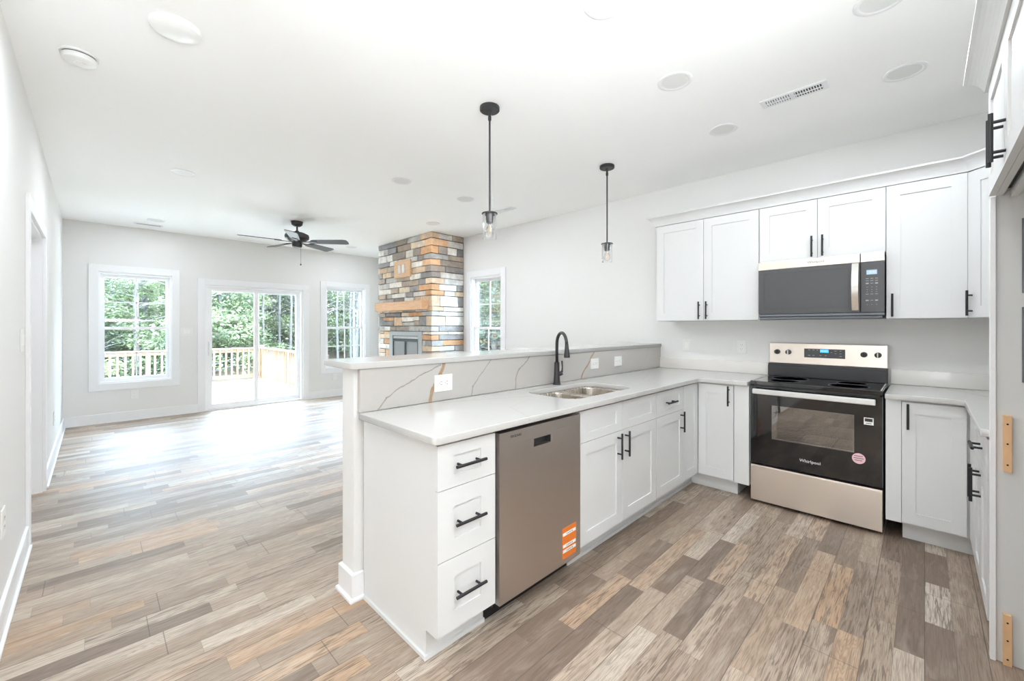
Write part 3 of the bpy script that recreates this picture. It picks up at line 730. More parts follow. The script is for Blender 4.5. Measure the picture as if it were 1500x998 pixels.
# ------------------------------------------------------------------ sink and faucet
sk = empty('kitchen_sink', 89.7, 63.6, 26, 'undermount double bowl stainless sink in the peninsula counter', 'sink')
bowls = [fillet([(76.3, 56.2), (88.9, 56.2), (88.9, 71.1), (76.3, 71.1)], [3.3, 2.2, 2.2, 3.3]), fillet([(90.4, 56.2), (103.2, 56.2), (103.2, 71.1), (90.4, 71.1)], [2.2, 3.3, 3.3, 2.2])]
slab('flange', [fillet([(75, 54.9), (104.5, 54.9), (104.5, 72.4), (75, 72.4)], 3.6)] + [b[::-1] for b in bowls], 34.35, 34.53, 'sink', sk, .02)
for b in bowls:
    cx = sum(p[0] for p in b) / len(b); cy = sum(p[1] for p in b) / len(b); vs = []; n = len(b)
    levels = [(1, 34.5), (.985, 34), (.95, 28.5), (.92, 27.3), (.84, 26.7), (.2, 26.4)]
    for k, z_ in levels: vs += [(cx + (p[0] - cx) * k, cy + (p[1] - cy) * k, z_) for p in b]
    fs = [(j * n + i, j * n + (i + 1) % n, (j + 1) * n + (i + 1) % n, (j + 1) * n + i) for j in range(len(levels) - 1) for i in range(n)]
    fs.append(tuple(range((len(levels) - 1) * n, len(levels) * n)))
    bo = build('basin', MB().add(vs, fs), 'sink', sk, smooth='all')
    md = bo.modifiers.new('thick', 'SOLIDIFY'); md.thickness = .06 * S
    build('drain', MB().lathe((cx, cy), [(1.6, 26.44), (1.8, 26.55), (1.2, 26.5), (.9, 26.42)], 24), 'chrome', bo, smooth=True)
fa = empty('kitchen_faucet', 92.8, 74.2, 35.75, 'matte black gooseneck pull-down faucet behind the sink', 'faucet')
fx, fy = 92.8, 74.2
build('faucet_body', MB().lathe((fx, fy), [(1.15, 35.76), (1.15, 35.95), (1.0, 36.1), (.82, 38.4), (.72, 41.8), (.72, 42.1), (.5, 42.2)], 24), 'iron', fa, smooth=True)
dxn, dyn = math.cos(math.radians(243)), math.sin(math.radians(243)); R_ = 3.2
pts = [(fx, fy, 42), (fx, fy, 47.2)]
for k in range(1, 15):
    a = math.pi * k / 14 * .97; rr = R_ - R_ * math.cos(a); pts.append((fx + dxn * rr, fy + dyn * rr, 47.2 + 3.3 * math.sin(a)))
build('spout', MB().tube(pts, .44, 14), 'iron', fa, smooth='all')
e0 = Vector(pts[-1]); dn = Vector((dxn * .06, dyn * .06, -1))
build('spray_head', MB().cyl(e0, e0 + dn * .5, .5, .5, 18).cyl(e0 + dn * .5, e0 + dn * 3.4, .5, .82, 18).cyl(e0 + dn * 3.4, e0 + dn * 3.7, .82, .74, 18), 'iron', fa, smooth=True)
sd_ = Vector((.77, -.64, 0))
hp = Vector((fx, fy, 38.3))
build('lever', MB().cyl(hp, hp + sd_ * 1.5 + Vector((0, 0, .8)), .5, .62, 16).tube([hp + sd_ * 1.5 + Vector((0, 0, .9)), hp + sd_ * 1.6 + Vector((0, 0, 2.4)), hp + sd_ * 1.45 + Vector((0, 0, 4.2))], [.28, .2, .24], 10), 'iron', fa, smooth=True)

# ------------------------------------------------------------------ range
ry0, ry1, RX = 7.35, 36.95, 138.35
rg = empty('range', 150, 22.1, 0, 'freestanding stainless electric range with black glass oven door', 'range')
build('body', MB().box(RX + 2.3, 161.9, ry0 + .05, ry0 + 1, .9, 35).box(RX + 2.3, 161.9, ry1 - 1, ry1 - .05, .9, 35).box(158, 161.9, ry0 + 1, ry1 - 1, .9, 35).box(RX + 2.3, 158, ry0 + 1, ry1 - 1, .9, 11.6).box(RX + 2.3, 158, ry0 + 1, ry1 - 1, 33, 35), 'void', rg)
for x_ in (142.5, 158):
    for y_ in (ry0 + 2, ry1 - 2): build('foot', MB().cyl((x_, y_, 0), (x_, y_, .95), .7, seg=12), 'rubber', rg)
build('storage_drawer', MB().box(RX, RX + 2.2, ry0 + .05, ry1 - .05, .9, 11.1).box(RX + .05, RX + 2.2, ry0 + .05, ry1 - .05, 11.1, 11.35), 'steel', rg, .12)
od = build('oven_door', MB().holes('y', ry0 + .1, ry1 - .1, 12.0, 34.6, RX, RX + 1.6, [(12.9, 31.5, 19.6, 29.4)]), 'blackglass', rg)
for y_ in (ry0, ry1 - .1): build('door_edge_trim', MB().box(RX - .03, RX + 1.6, y_, y_ + .1, 12, 34.6), 'grey', od)
build('oven_window', MB().box(RX + .1, RX + .2, 12.9, 31.5, 19.6, 29.4), 'oven_glass', od)
build('window_border', MB().holes('y', 12.95, 31.45, 19.65, 29.35, RX + .25, RX + .5, [(13.2, 30.3, 19.9, 29.1)]), 'silver', od)
build('oven_cavity', MB().box(156.5, 157, 9.4, 35, 13, 33).box(RX + 1.7, 156.5, 9.3, 9.7, 13, 33).box(RX + 1.7, 156.5, 34.6, 35, 13, 33).box(RX + 1.7, 156.5, 9.7, 34.6, 13, 13.4).box(RX + 1.7, 156.5, 9.7, 34.6, 32.6, 33), 'cavity', rg)
for zr in (19.2, 22.2):
    rk = MB()
    for k in range(9): rk.cyl((141 + k * 1.8, 10, zr), (141 + k * 1.8, 34.4, zr), .1, seg=6)
    for y_ in (10, 18, 26, 34.4): rk.cyl((141, y_, zr - .15), (155.5, y_, zr - .15), .12, seg=6)
    build('oven_rack', rk, 'chrome', rg)
hb = MB().box(RX - 2.3, RX - 1.5, 8.6, 35.9, 32.6, 34.1)
for y_ in (10.2, 34.2): hb.box(RX - 1.5, RX + .02, y_ - .5, y_ + .5, 32.8, 33.9)
h_ = build('door_handle', hb, 'silver', od, .2); h_['label'] = 'wide brushed steel handle bar'
text('logo_lettering', 'Whirlpool', 1.15, (RX - .02, 22.3, 15.1), (0, -1, 0), 'white_ink', od)
e1 = build('square_sticker', MB().box(RX - .04, RX, 9.1, 11.0, 27.3, 29.1), 'label', od)
build('sticker_print', MB().box(RX - .06, RX - .04, 9.3, 10.8, 28.1, 28.9).box(RX - .06, RX - .04, 9.5, 10.6, 27.6, 27.75), 'dark_ink', e1)
e2 = build('round_sticker', MB().cyl((RX - .04, 12.0, 18.35), (RX, 12.0, 18.35), 1.35, seg=28), 'pink', od); e2['label'] = 'round pale pink sticker'
build('sticker_print', MB().box(RX - .06, RX - .04, 11.2, 12.9, 18.9, 19.05).box(RX - .06, RX - .04, 11.0, 13.0, 18.35, 18.5).box(RX - .06, RX - .04, 11.3, 12.8, 17.8, 17.95), 'dark_ink', e2)
build('cooktop', MB().box(RX - .1, 157.6, ry0 - .02, ry1 + .02, 35.0, 36.15), 'blackglass', rg, .12)
for y_ in (ry0 + .25, ry1 - .5): build('cooktop_trim', MB().box(RX + .5, 157, y_, y_ + .25, 36.15, 36.2), 'silver', rg)
for bx_, by_, br in ((144, 14.6, 4.2), (144, 29.6, 3.6), (152, 14.6, 3.2), (152, 29.6, 4.4)):
    o = build('burner_ring', MB().lathe((bx_, by_), [(br, 36.155), (br + .12, 36.165), (br + .24, 36.155)], 40), 'grey', rg)
build('vent_strip', MB().box(RX - .05, RX + .4, ry0 + .6, ry1 - .6, 34.62, 35.0), 'void', rg)
bg_ = build('backguard', MB().box(157.7, 161.9, ry0 + .1, ry1 - .1, 35.0, 40.2).box(157.4, 157.7, ry0 + .1, ry1 - .1, 36.2, 39.6), 'grey', rg, .1)
bg_.data.materials[0] = M['iron']
pn = build('control_panel', MB().box(158.9, 161.9, ry0, ry1 - .1, 40.2, 46.9), 'steel', rg, .2)
for i, (ky, kz) in enumerate(((34.4, 44), (31.3, 44), (12.6, 44), (9.5, 44))):
    k_ = build('knob', MB().cyl((157.7, ky, kz), (158.95, ky, kz), .72, .82, 24), 'iron', pn, smooth=True)
    build('knob_grip', MB().box(157.25, 157.75, ky - .16, ky + .16, kz - .68, kz + .68), 'silver' if i in (1, 3) else 'black', k_, .08)
    tk = MB()
    for q in range(11):
        a = math.radians(-60 + q * 30); tk.box(158.86, 158.9, ky + 1.15 * math.cos(a) - .04, ky + 1.15 * math.cos(a) + .04, kz + 1.15 * math.sin(a) - .04, kz + 1.15 * math.sin(a) + .04)
    build('dial_marks', tk, 'grey_ink', pn)
ds = build('display', MB().box(158.8, 158.95, 16.9, 27.1, 42.5, 45.3), 'microglass', pn, .03)
build('led_window', MB().box(158.76, 158.8, 20.9, 23.0, 44.2, 45.1), 'blue_led', ds)
text('clock_digits', '8:40', .8, (158.74, 21.95, 44.65), (0, -1, 0), 'white_ink', ds)
dm = MB()
for y_, z_, w_ in ((25.8, 44.9, .5), (24.7, 44.9, .5), (23.7, 44.9, .4), (25.8, 43.2, .6), (24.7, 43.2, .6), (19.2, 44.8, .6), (18, 44.8, .4), (19.2, 44.0, .4), (18, 44, .5), (18, 43.2, .5), (20.2, 44.3, .3), (22.9, 43.3, .5), (21.6, 43.3, .5)):
    dm.box(158.77, 158.8, y_ - w_ / 2, y_ + w_ / 2, z_ - .06, z_ + .06)
build('button_legends', dm, 'grey_ink', ds)

# ------------------------------------------------------------------ upper cabinets
UF = 150.2
def ubox(root, y0, y1, z0, z1=90.2): build('body', MB().box(UF + .02, W - .05, y0, y1, z0, z1), 'cab', root, .03)
FU = lambda y: ((UF, y), (0, -1), (-1, 0))
u1 = empty('wall_cabinet', 156, 54.5, 54.3, 'white two-door wall cabinet left of the microwave', 'cabinet')
ubox(u1, 37.4, 71.6, 54.3)
shaker('door', FU(71.6), 0, 17.05, 54.4, 89.7, u1, hd=(15.7, 57.9, True)); shaker('door', FU(71.6), 17.05, 34.1, 54.4, 89.7, u1, hd=(18.2, 57.9, True))
u2 = empty('wall_cabinet', 156, 22.3, 72.2, 'short white two-door wall cabinet directly above the microwave', 'cabinet')
ubox(u2, 7.35, 37.3, 72.3)
shaker('door', FU(37.3), 0, 15, 72.35, 89.7, u2, hd=(13.75, 75.8, True)); shaker('door', FU(37.3), 15, 29.9, 72.35, 89.7, u2, hd=(16.3, 75.8, True))
u3 = empty('wall_cabinet', 156, 0, 54.3, 'white single-door wall cabinet right of the microwave', 'cabinet')
ubox(u3, -7.7, 7.3, 54.3)
shaker('door', FU(7.3), 0, 14.75, 54.4, 89.7, u3, hd=(1.25, 57.9, True))
u4 = empty('corner_wall_cabinet', 152, -20, 54.3, 'white diagonal corner wall cabinet beside the fridge panel', 'cabinet')
build('body', MB().prism([(UF + .1, -7.75), (W - .05, -7.75), (W - .05, -32), (138.5, -32), (138.5, -19.6)][::-1], 54.3, 90.2), 'cab', u4)
q2 = math.sqrt(.5); FD = ((UF + .05, -7.85), (-q2, -q2), (-q2, q2))
shaker('door', FD, .1, 16.3, 54.4, 89.7, u4, hd=(1.1, 57.9, True))
u5 = empty('fridge_top_cabinet', 80, -20, 72.3, 'deep white two-door cabinet above the empty fridge space', 'cabinet')
build('body', MB().box(61.6, 99.5, -31.95, -8.7, 74.3, 90.2).box(61.6, 99.5, -8.7, -7.95, 72.7, 90.2), 'cab', u5)
build('light_rail', MB().box(61.6, 99.5, -10.2, -9.4, 72.2, 74.3), 'cab', u5)
build('shadow_gap', MB().box(61.6, 99.5, -9.4, -8.7, 73.6, 74.3), 'rubber', u5)  # black strip standing in for the shade in the gap
shaker('door', F_LEG(62), 0, 18.9, 72.6, 89.7, u5, hd=(17.7, 76.0, True)); shaker('door', F_LEG(62), 18.9, 37.5, 72.6, 89.7, u5, hd=(20.1, 76.0, True))
pnl = build('fridge_side_panel', MB().box(99.6, 100.35, -31.98, -7.9, 0, 90.2), 'cab', None, .03)
build('edge_strip', MB().box(99.2, 100.6, -7.9, -7.3, 0, 72.5), 'trim', pnl, .05)
tag(pnl, 'tall white side panel framing the empty fridge space', 'panel')
pn2 = build('fridge_side_panel', MB().box(60.8, 61.55, -31.98, -7.9, 0, 90.2), 'cab', None, .03)
tag(pn2, 'tall white side panel on the near side of the empty fridge space', 'panel')
for z0, z1, lab in ((29.8, 38.5, 'pine cleat with three screws halfway up the fridge side panel'), (0.0, 7.8, 'pine cleat with screws at the foot of the fridge side panel')):
    cl = build('wood_cleat', MB().box(98.9, 99.58, -9.5, -8.6, z0 + (.02 if z0 == 0 else 0), z1), 'pine', None, .04); tag(cl, lab, 'wood block')
    for k in (.13, .5, .85): build('screw', MB().cyl((98.86, -9.05, z0 + (z1 - z0) * k), (98.95, -9.05, z0 + (z1 - z0) * k), .13, seg=10), 'rubber', cl)
rl = build('wood_rail', MB().box(61.6, 99.55, -31.9, -31.2, 70.6, 72.8), 'pine', None, .04); tag(rl, 'pine hanging rail under the cabinet above the fridge space', 'wood rail')
for z0, z1, lab in ((57.3, 68.7, 'upper grey slate-coloured plate on the fridge side panel'), (43.7, 55.2, 'lower grey slate-coloured plate on the fridge side panel')):
    tag(build('grey_plate', MB().box(99.35, 99.58, -18, -10.5, z0, z1), 'grey', None, .04), lab, 'plate')
# crown
cove = [(0, 89.85), (.8, 89.85), (.85, 90.15)] + [(.85 + 2.1 * (1 - math.cos(math.radians(a))) * .55 + 2.1 * .45 * a / 90, 90.2 + 2.55 * (.55 * math.sin(math.radians(a)) + .45 * a / 90)) for a in range(0, 91, 15)] + [(3.0, 92.8), (3.0, 93.2), (0, 93.2)]
cm = build('crown_moulding', MB().sweep([(W - .1, 71.7), (UF - .05, 71.7), (UF - .05, -7.7), (138.5, -19.25), (104.2, -19.25)], cove), 'cab', None, fix=True)
tag(cm, 'white crown moulding along the tops of the range wall cabinets', 'moulding')
cm2 = build('crown_moulding', MB().sweep([(100.45, -19.3), (100.45, -7.6), (60.8, -7.6)], cove), 'cab', None, fix=True)
tag(cm2, 'white crown moulding around the cabinet above the fridge space', 'moulding')

# ------------------------------------------------------------------ microwave
mw = empty('microwave', 155, 22.3, 54.5, 'stainless and dark glass over-the-range microwave', 'microwave')
my0, my1, MX = 7.5, 37.1, 147.3
build('case', MB().box(MX + 1.2, W - .06, my0 + .1, my1 - .1, 55.2, 72.25), 'iron', mw, .08)
build('vent_base', MB().box(MX + .5, W - .3, my0 + .4, my1 - .4, 54.5, 55.2).box(MX + .1, MX + 1.2, my0, my1, 55.3, 56.0), 'grey', mw, .1)
md_ = build('microwave_door', MB().box(MX, MX + 1.2, 12.5, my1, 56.1, 69.7), 'microglass', mw, .1)
build('window_frame', MB().holes('y', 14.8, 35.5, 57.6, 68.5, MX - .02, MX + .01, [(14.95, 35.35, 57.75, 68.35)]), 'iron', md_)
tb = build('top_band', MB().box(MX - .05, MX + 1.2, 12.5, my1, 69.75, 72.2), 'steel', mw, .08)
build('top_band', MB().box(MX - .05, MX + 1.2, my0, 12.35, 69.75, 72.2), 'steel', mw, .08)
text('logo_lettering', 'Whirlpool', .95, (MX - .07, 22.4, 71.0), (0, -1, 0), 'dark_ink', tb)
hh = MB(); pts = []
for k in range(13):
    f_ = k / 12; pts.append((MX - .5 - 1.3 * math.sin(math.pi * f_), 56.7 + f_ * 12.9))
vs = []
for x_, z_ in pts: vs += [(x_, 12.75, z_), (x_, 14.2, z_), (x_ + .5, 14.2, z_), (x_ + .5, 12.75, z_)]
fs = [(j * 4 + i, j * 4 + (i + 1) % 4, (j + 1) * 4 + (i + 1) % 4, (j + 1) * 4 + i) for j in range(12) for i in range(4)] + [(3, 2, 1, 0), (48, 49, 50, 51)]
hh.add(vs, fs); build('door_handle', hh, 'chrome', md_, .12, smooth=True, fix=True)
cp = build('control_panel', MB().box(MX, MX + 1.2, my0, 12.35, 56.1, 69.7), 'microglass', mw, .1)
build('display', MB().box(MX - .03, MX + .02, 9.0, 11.15, 66.3, 67.5), 'lcd', cp)
text('clock_digits', '8:40', .8, (MX - .05, 9.9, 66.9), (0, -1, 0), 'white_ink', cp)
bt = MB()
for r, z_ in enumerate((65.2, 64.6, 63.9, 62.9, 62.2, 61.6, 61.0, 59.3, 58.2)):
    for c_, y_ in enumerate((11.0, 10.05, 9.1)):
        hw = .3 if r in (0, 1, 2, 6, 7) else .1; bt.box(MX - .03, MX, y_ - hw, y_ + hw, z_ - (.16 if r in (2, 7) and c_ != 1 else .06), z_ + (.16 if r in (2, 7) and c_ != 1 else .06))
build('keypad_legends', bt, 'grey_ink', cp)

# ------------------------------------------------------------------ wall plates
def plate(c, u, n, w, h, kind, label, group=None):
    """c = centre on the wall plane; u = horizontal direction, n = out of the wall."""
    F = ((c[0], c[1]), u, n)
    o = build('outlet_plate' if kind != 'switch' else 'switch_plate', MB().obox(F, -w / 2, w / 2, 0.0, .25, c[2] - h / 2, c[2] + h / 2), 'plastic', None, .08)
    tag(o, label, 'wall plate' if kind != 'switch' else 'light switch', group)
    if kind == 'switch':
        k = max(1, round(w / 2.6))
        for i in range(k):
            a = (i - (k - 1) / 2) * 1.8; build('rocker', MB().obox(F, a - .6, a + .6, .25, .4, c[2] - 1.2, c[2] + 1.2), 'label', o, .04)
    elif kind == 'v':
        for s_ in (-1, 1):
            r = build('receptacle', MB().obox(F, -.65, .65, .25, .32, c[2] + s_ * .8 - .6, c[2] + s_ * .8 + .6), 'label', o, .1)
            build('slots', MB().obox(F, -.32, -.24, .32, .34, c[2] + s_ * .8 - .1, c[2] + s_ * .8 + .3).obox(F, .24, .32, .32, .34, c[2] + s_ * .8 - .1, c[2] + s_ * .8 + .3).obox(F, -.08, .08, .32, .34, c[2] + s_ * .8 - .4, c[2] + s_ * .8 - .24), 'slot', r)
    else:
        for s_ in (-1, 1):
            r = build('receptacle', MB().obox(F, s_ * .8 - .65, s_ * .8 + .65, .25, .32, c[2] - .65, c[2] + .65), 'label', o, .1)
            build('slots', MB().obox(F, s_ * .8 - .1, s_ * .8 + .3, .32, .34, c[2] + .24, c[2] + .34).obox(F, s_ * .8 - .1, s_ * .8 + .3, .32, .34, c[2] - .34, c[2] - .24).obox(F, s_ * .8 - .45, s_ * .8 - .28, .32, .34, c[2] - .08, c[2] + .08), 'slot', r)
    return o
xp, yn, xn = (1, 0), (0, -1), (-1, 0)
plate((54.9, 76.2, 39.7), xp, yn, 4.8, 3.7, 'h', 'white outlet beside the brown vein at the peninsula end of the splash')
plate((114.7, 76.2, 40.2), xp, yn, 4.4, 3.4, 'h', 'white outlet on the splash just right of the faucet')
plate((129.2, 76.2, 40.2), xp, yn, 4.8, 3.4, 'h', 'white outlet on the splash nearest the range wall')
plate((W, 65.6, 45), (0, -1), xn, 3.1, 4.7, 'switch', 'white switch plate on the range wall nearest the bar')
plate((W, 46.2, 45), (0, -1), xn, 3.1, 4.7, 'v', 'white outlet on the range wall just left of the range')
plate((W, -14.2, 44.8), (0, -1), xn, 3.1, 4.7, 'v', 'white outlet on the range wall by the fridge panel')
plate((16, D, 14.2), xp, yn, 3.2, 4.9, 'v', 'white outlet on the back wall below the left window')
plate((39.3, D, 49.2), xp, yn, 6, 5, 'switch', 'white double switch between left window and patio door')
plate((127.4, D, 14.7), xp, yn, 3.2, 4.9, 'v', 'white outlet on the back wall below the window nearest the chimney')
plate((L, 142.2, 49.2), (0, 1), (1, 0), 5, 5, 'switch', 'white switch plate on the left wall beside the doorway')
plate((L, 114.8, 17.8), (0, 1), (1, 0), 4, 5, 'v', 'white outlet low on the left wall at the picture edge')
plate((L, 247, 15.5), (0, 1), (1, 0), 4, 5, 'v', 'white outlet low on the left wall beyond the doorway')

# ------------------------------------------------------------------ ceiling fittings
def can(x, y, lab, r=3.7):
    o = build('recessed_light', MB().lathe((x, y), [(r - .9, CZ), (r, CZ), (r, CZ - .12), (r - .15, CZ - .22), (r - .8, CZ - .22), (r - .95, CZ - .12)], 36, close=True), 'trim', None, smooth=True)
    build('lens', MB().lathe((x, y), [(r - .9, CZ - .02), (r - .9, CZ - .14), (1.5, CZ - .1), (.05, CZ - .1)], 36), 'canlens', o, smooth=True)
    tag(o, lab, 'recessed light', 'recessed ceiling lights')
    l = bpy.data.lights.new('downlight', 'AREA'); l.shape = 'DISK'; l.size = 4.5 * S; l.energy = CAN * (.5 if x > 100 and y > 30 and y < 50 else 1.4 if y < 30 else 1.0 if y < 50 and x > 80 else .3 if y < 50 else (1.4 if x > 100 else 3.0) if y < 230 else 1.5); l.color = (.86, .93, 1)
    lo = bpy.data.objects.new('downlight', l); COL.objects.link(lo); lo.parent = o; lo.location = (0, 0, -.1 * S)
for x, y, lab in ((92.7, 40.1, 'round recessed light over the sink side of the kitchen, left of the ceiling vent'), (124.5, 3.1, 'round recessed light on the ceiling between the long vent and fridge cabinet'),
                  (125, 40.3, 'round recessed light below the long ceiling vent near the range wall'), (62, 38.9, 'recessed light cut by the top edge of the picture, nearer the pendants'),
                  (94.3, 5.3, 'recessed light cut by the top edge of the picture, nearer the fridge cabinet'), (22.8, 189.6, 'recessed light in the living ceiling between dome light and left window'),
                  (82.6, 141.4, 'recessed light in the living ceiling between fan and large pendant'), (114.2, 142, 'recessed light just left of the nearer pendant rod'),
                  (128.6, 187.9, 'small recessed light on the ceiling above the stone chimney'), (23, 284.9, 'recessed light beside the small vent over the left window'), (126.6, 283.4, 'recessed light on the far ceiling behind the fan blades')):
    can(x, y, lab)
dm_ = build('dome_light', MB().lathe((10.7, 98.7), [(3.9, CZ), (3.9, CZ - .3), (3.7, CZ - .75), (3.0, CZ - 1.15), (1.8, CZ - 1.4), (.05, CZ - 1.5)], 40), 'lens', None, smooth=True)
l = bpy.data.lights.new('dome_glow', 'AREA'); l.shape = 'DISK'; l.size = 7 * S; l.energy = 8.0; l.color = (.86, .93, 1)
lo = bpy.data.objects.new('dome_glow', l); COL.objects.link(lo); lo.parent = dm_; lo.location = (0, 0, -.15 * S)
tag(dm_, 'round white flush dome light on the upper left ceiling', 'ceiling light')
sm = build('smoke_detector', MB().lathe((-2.1, 122.6), [(2.9, CZ), (2.9, CZ - .35), (2.5, CZ - .4), (2.5, CZ - .55), (2.65, CZ - .65), (2.5, CZ - 1.5), (2.0, CZ - 1.8), (.05, CZ - 1.85)], 36), 'plastic', None, smooth=True)
build('sensor_ring', MB().lathe((-2.1, 122.6), [(2.52, CZ - .42), (2.56, CZ - .42), (2.56, CZ - .53), (2.52, CZ - .53)], 36, close=True), 'slot', sm)
build('test_button', MB().lathe((-2.1, 122.2), [(.9, CZ - 1.8), (.9, CZ - 1.98), (.05, CZ - 2.0)], 20), 'label', sm)
tag(sm, 'round white smoke detector near the left wall', 'smoke detector')
def vent(x, y, lx, ly, lab, along, dark=False):
    t_ = .25
    o = build('ceiling_vent', MB().box(x - lx / 2, x + lx / 2, y - ly / 2, y + ly / 2, CZ - t_, CZ), 'trim', None, .1)
    mb = MB(); fin = MB(); n = 22 if max(lx, ly) > 11 else 16
    if along == 'y':
        mb.box(x - lx / 2 + .9, x + lx / 2 - .9, y - ly / 2 + 1, y + ly / 2 - 1, CZ - t_ - .03, CZ - t_)
        for k in range(n + 1):
            yy = y - ly / 2 + 1 + (ly - 2) * k / n; wd = .3 if k > n / 2 else .16
            fin.box(x - lx / 2 + .9, x + lx / 2 - .9, yy - wd / 2, yy + wd / 2, CZ - t_ - .2, CZ - t_)
        fin.box(x - .12, x + .12, y - ly / 2 + 1, y + ly / 2 - 1, CZ - t_ - .22, CZ - t_); fin.box(x - lx / 2 + .9, x + lx / 2 - .9, y - .3, y + .3, CZ - t_ - .22, CZ - t_)
    else:
        mb.box(x - lx / 2 + 1, x + lx / 2 - 1, y - ly / 2 + .9, y + ly / 2 - .9, CZ - t_ - .03, CZ - t_)
        for k in range(n + 1):
            xx = x - lx / 2 + 1 + (lx - 2) * k / n; fin.box(xx - .12, xx + .12, y - ly / 2 + .9, y + ly / 2 - .9, CZ - t_ - .2, CZ - t_)
    build('duct_opening', mb, 'slot', o); build('fins', fin, 'trim', o); tag(o, lab, 'vent')
vent(118, 22.3, 4.4, 13.4, 'long white louvred vent in the kitchen ceiling', 'y')
vent(137.6, 141.6, 4.4, 12, 'white ceiling vent beside the nearer pendant socket', 'y')
vent(21, 299.2, 12, 4.4, 'white ceiling vent above the left window', 'x')

# pendants
def pendant(x, y, lab):
    r = empty('pendant_light', x, y, 74, lab, 'pendant light', 'pendants over the bar')
    build('canopy', MB().lathe((x, y), [(2.45, CZ), (2.5, CZ - .15), (2.5, CZ - .85), (2.35, CZ - 1.0), (.5, CZ - 1.02)], 36), 'iron', r, smooth=True)
    build('swivel', MB().lathe((x, y), [(.42, CZ - 1.0), (.42, CZ - 1.5), (.3, CZ - 2.2), (.42, CZ - 2.4), (.42, CZ - 3.3), (.25, CZ - 3.5)], 16).lathe((x + 1.3, y - 1.3), [(.2, CZ - 1.0), (.2, CZ - 1.12), (.02, CZ - 1.2)], 10).lathe((x - 1.3, y + 1.3), [(.2, CZ - 1.0), (.2, CZ - 1.12), (.02, CZ - 1.2)], 10), 'iron', r, smooth=True)
    build('rod', MB().cyl((x, y, 81), (x, y, CZ - 3.3), .24, seg=12), 'iron', r, smooth=True)
    build('socket', MB().lathe((x, y), [(.45, 81.4), (.95, 81.1), (.95, 79.3), (.88, 79.2), (.88, 78.6), (.7, 78.4)], 24), 'iron', r, smooth=True)
    build('ring', MB().lathe((x, y), [(.9, 81.0), (1.9, 81.0), (2.0, 80.9), (2.0, 80.7), (1.7, 80.7), (1.7, 80.85), (.9, 80.85)], 36), 'iron', r, smooth=True)
    build('glass_shade', MB().lathe((x, y), [(1.8, 80.7), (1.8, 74.5), (1.72, 74.5), (1.72, 80.7)], 36, close=True), 'shade_glass', r, smooth=True)
    b = build('bulb', MB().lathe((x, y), [(.45, 78.5), (.5, 77.9), (.95, 77.0), (1.15, 76.2), (.95, 75.4), (.5, 75.0), (.03, 74.9)], 24), 'shade_glass', r, smooth='all')
    fl = MB()
    for k in range(5):
        a = 2 * math.pi * k / 5; fl.cyl((x + .12 * math.cos(a), y + .12 * math.sin(a), 77.6), (x + .42 * math.cos(a), y + .42 * math.sin(a), 75.9), .05, seg=6)
    build('filament', fl, 'ceramic', b)
pendant(70.6, 78.1, 'dark rod pendant with clear glass cylinder over the middle of the bar')
pendant(124.9, 77.8, 'dark rod pendant with clear glass cylinder nearer the range wall')

# ceiling fan
fx, fy = 75.8, 235.7
fan = empty('ceiling_fan', fx, fy, 84.5, 'dark five-blade ceiling fan with pull chain in the living area', 'ceiling fan')
build('canopy', MB().lathe((fx, fy), [(2.9, CZ), (2.9, CZ - .3), (2.5, CZ - 1.8), (1.6, CZ - 2.5), (.9, CZ - 2.6)], 32), 'iron', fan, smooth=True)
build('downrod', MB().cyl((fx, fy, 102), (fx, fy, CZ - 2.5), .42, seg=14).lathe((fx, fy), [(.4, 103), (.9, 102.9), (1.1, 102.2), (.4, 102)], 20), 'iron', fan, smooth=True)
build('motor_housing', MB().lathe((fx, fy), [(1.0, 102.2), (3.6, 101.9), (5.6, 100.9), (5.9, 100), (5.7, 98.8), (4.9, 98.3), (4.2, 97.6), (3.2, 97.2)], 40), 'iron', fan, smooth=True)
build('switch_housing', MB().lathe((fx, fy), [(3.1, 97.3), (2.5, 96.6), (2.4, 94.6), (1.9, 94.2), (.05, 94.1)], 30), 'iron', fan, smooth=True)
ch = MB().cyl((fx + 1.5, fy - 1.2, 85.6), (fx + 1.5, fy - 1.2, 94.4), .06, seg=6)
pc = build('pull_chain', ch, 'iron', fan); build('pull_knob', MB().lathe((fx + 1.5, fy - 1.2), [(.05, 85.8), (.3, 85.4), (.35, 84.9), (.05, 84.6)], 12), 'iron', pc, smooth=True)
for k in range(5):
    a = math.radians(30 + 72 * k); ux, uy = math.cos(a), math.sin(a); vx, vy = -uy, ux; tl = math.tan(math.radians(12))
    def P(r, w, t): return (fx + ux * r + vx * w, fy + uy * r + vy * w, 97.1 - w * tl + t)
    vs = []; ring = [(7.5, -1.7), (9, -2.3), (24.5, -2.9), (26.2, -2.4), (26.6, 0), (26.2, 2.4), (24.5, 2.9), (9, 2.3), (7.5, 1.7)]
    for t in (0, .25): vs += [P(r, w, t) for r, w in ring]
    n = len(ring); fs = [tuple(range(n))[::-1], tuple(range(n, 2 * n))] + [(i, (i + 1) % n, n + (i + 1) % n, n + i) for i in range(n)]
    bl = build('blade', MB().add(vs, fs), 'grey', fan, .05); bl.data.materials[0] = M['iron']
    ar = [(2.8, -.5), (6, -.6), (8, -1.6), (10.5, -1.2), (10.5, 1.2), (8, 1.6), (6, .6), (2.8, .5)]; vs = []
    for t in (-.3, -.02): vs += [P(r, w, t) for r, w in ar]
    n = len(ar); fs = [tuple(range(n))[::-1], tuple(range(n, 2 * n))] + [(i, (i + 1) % n, n + (i + 1) % n, n + i) for i in range(n)]
    build('blade_iron', MB().add(vs, fs), 'iron', bl)

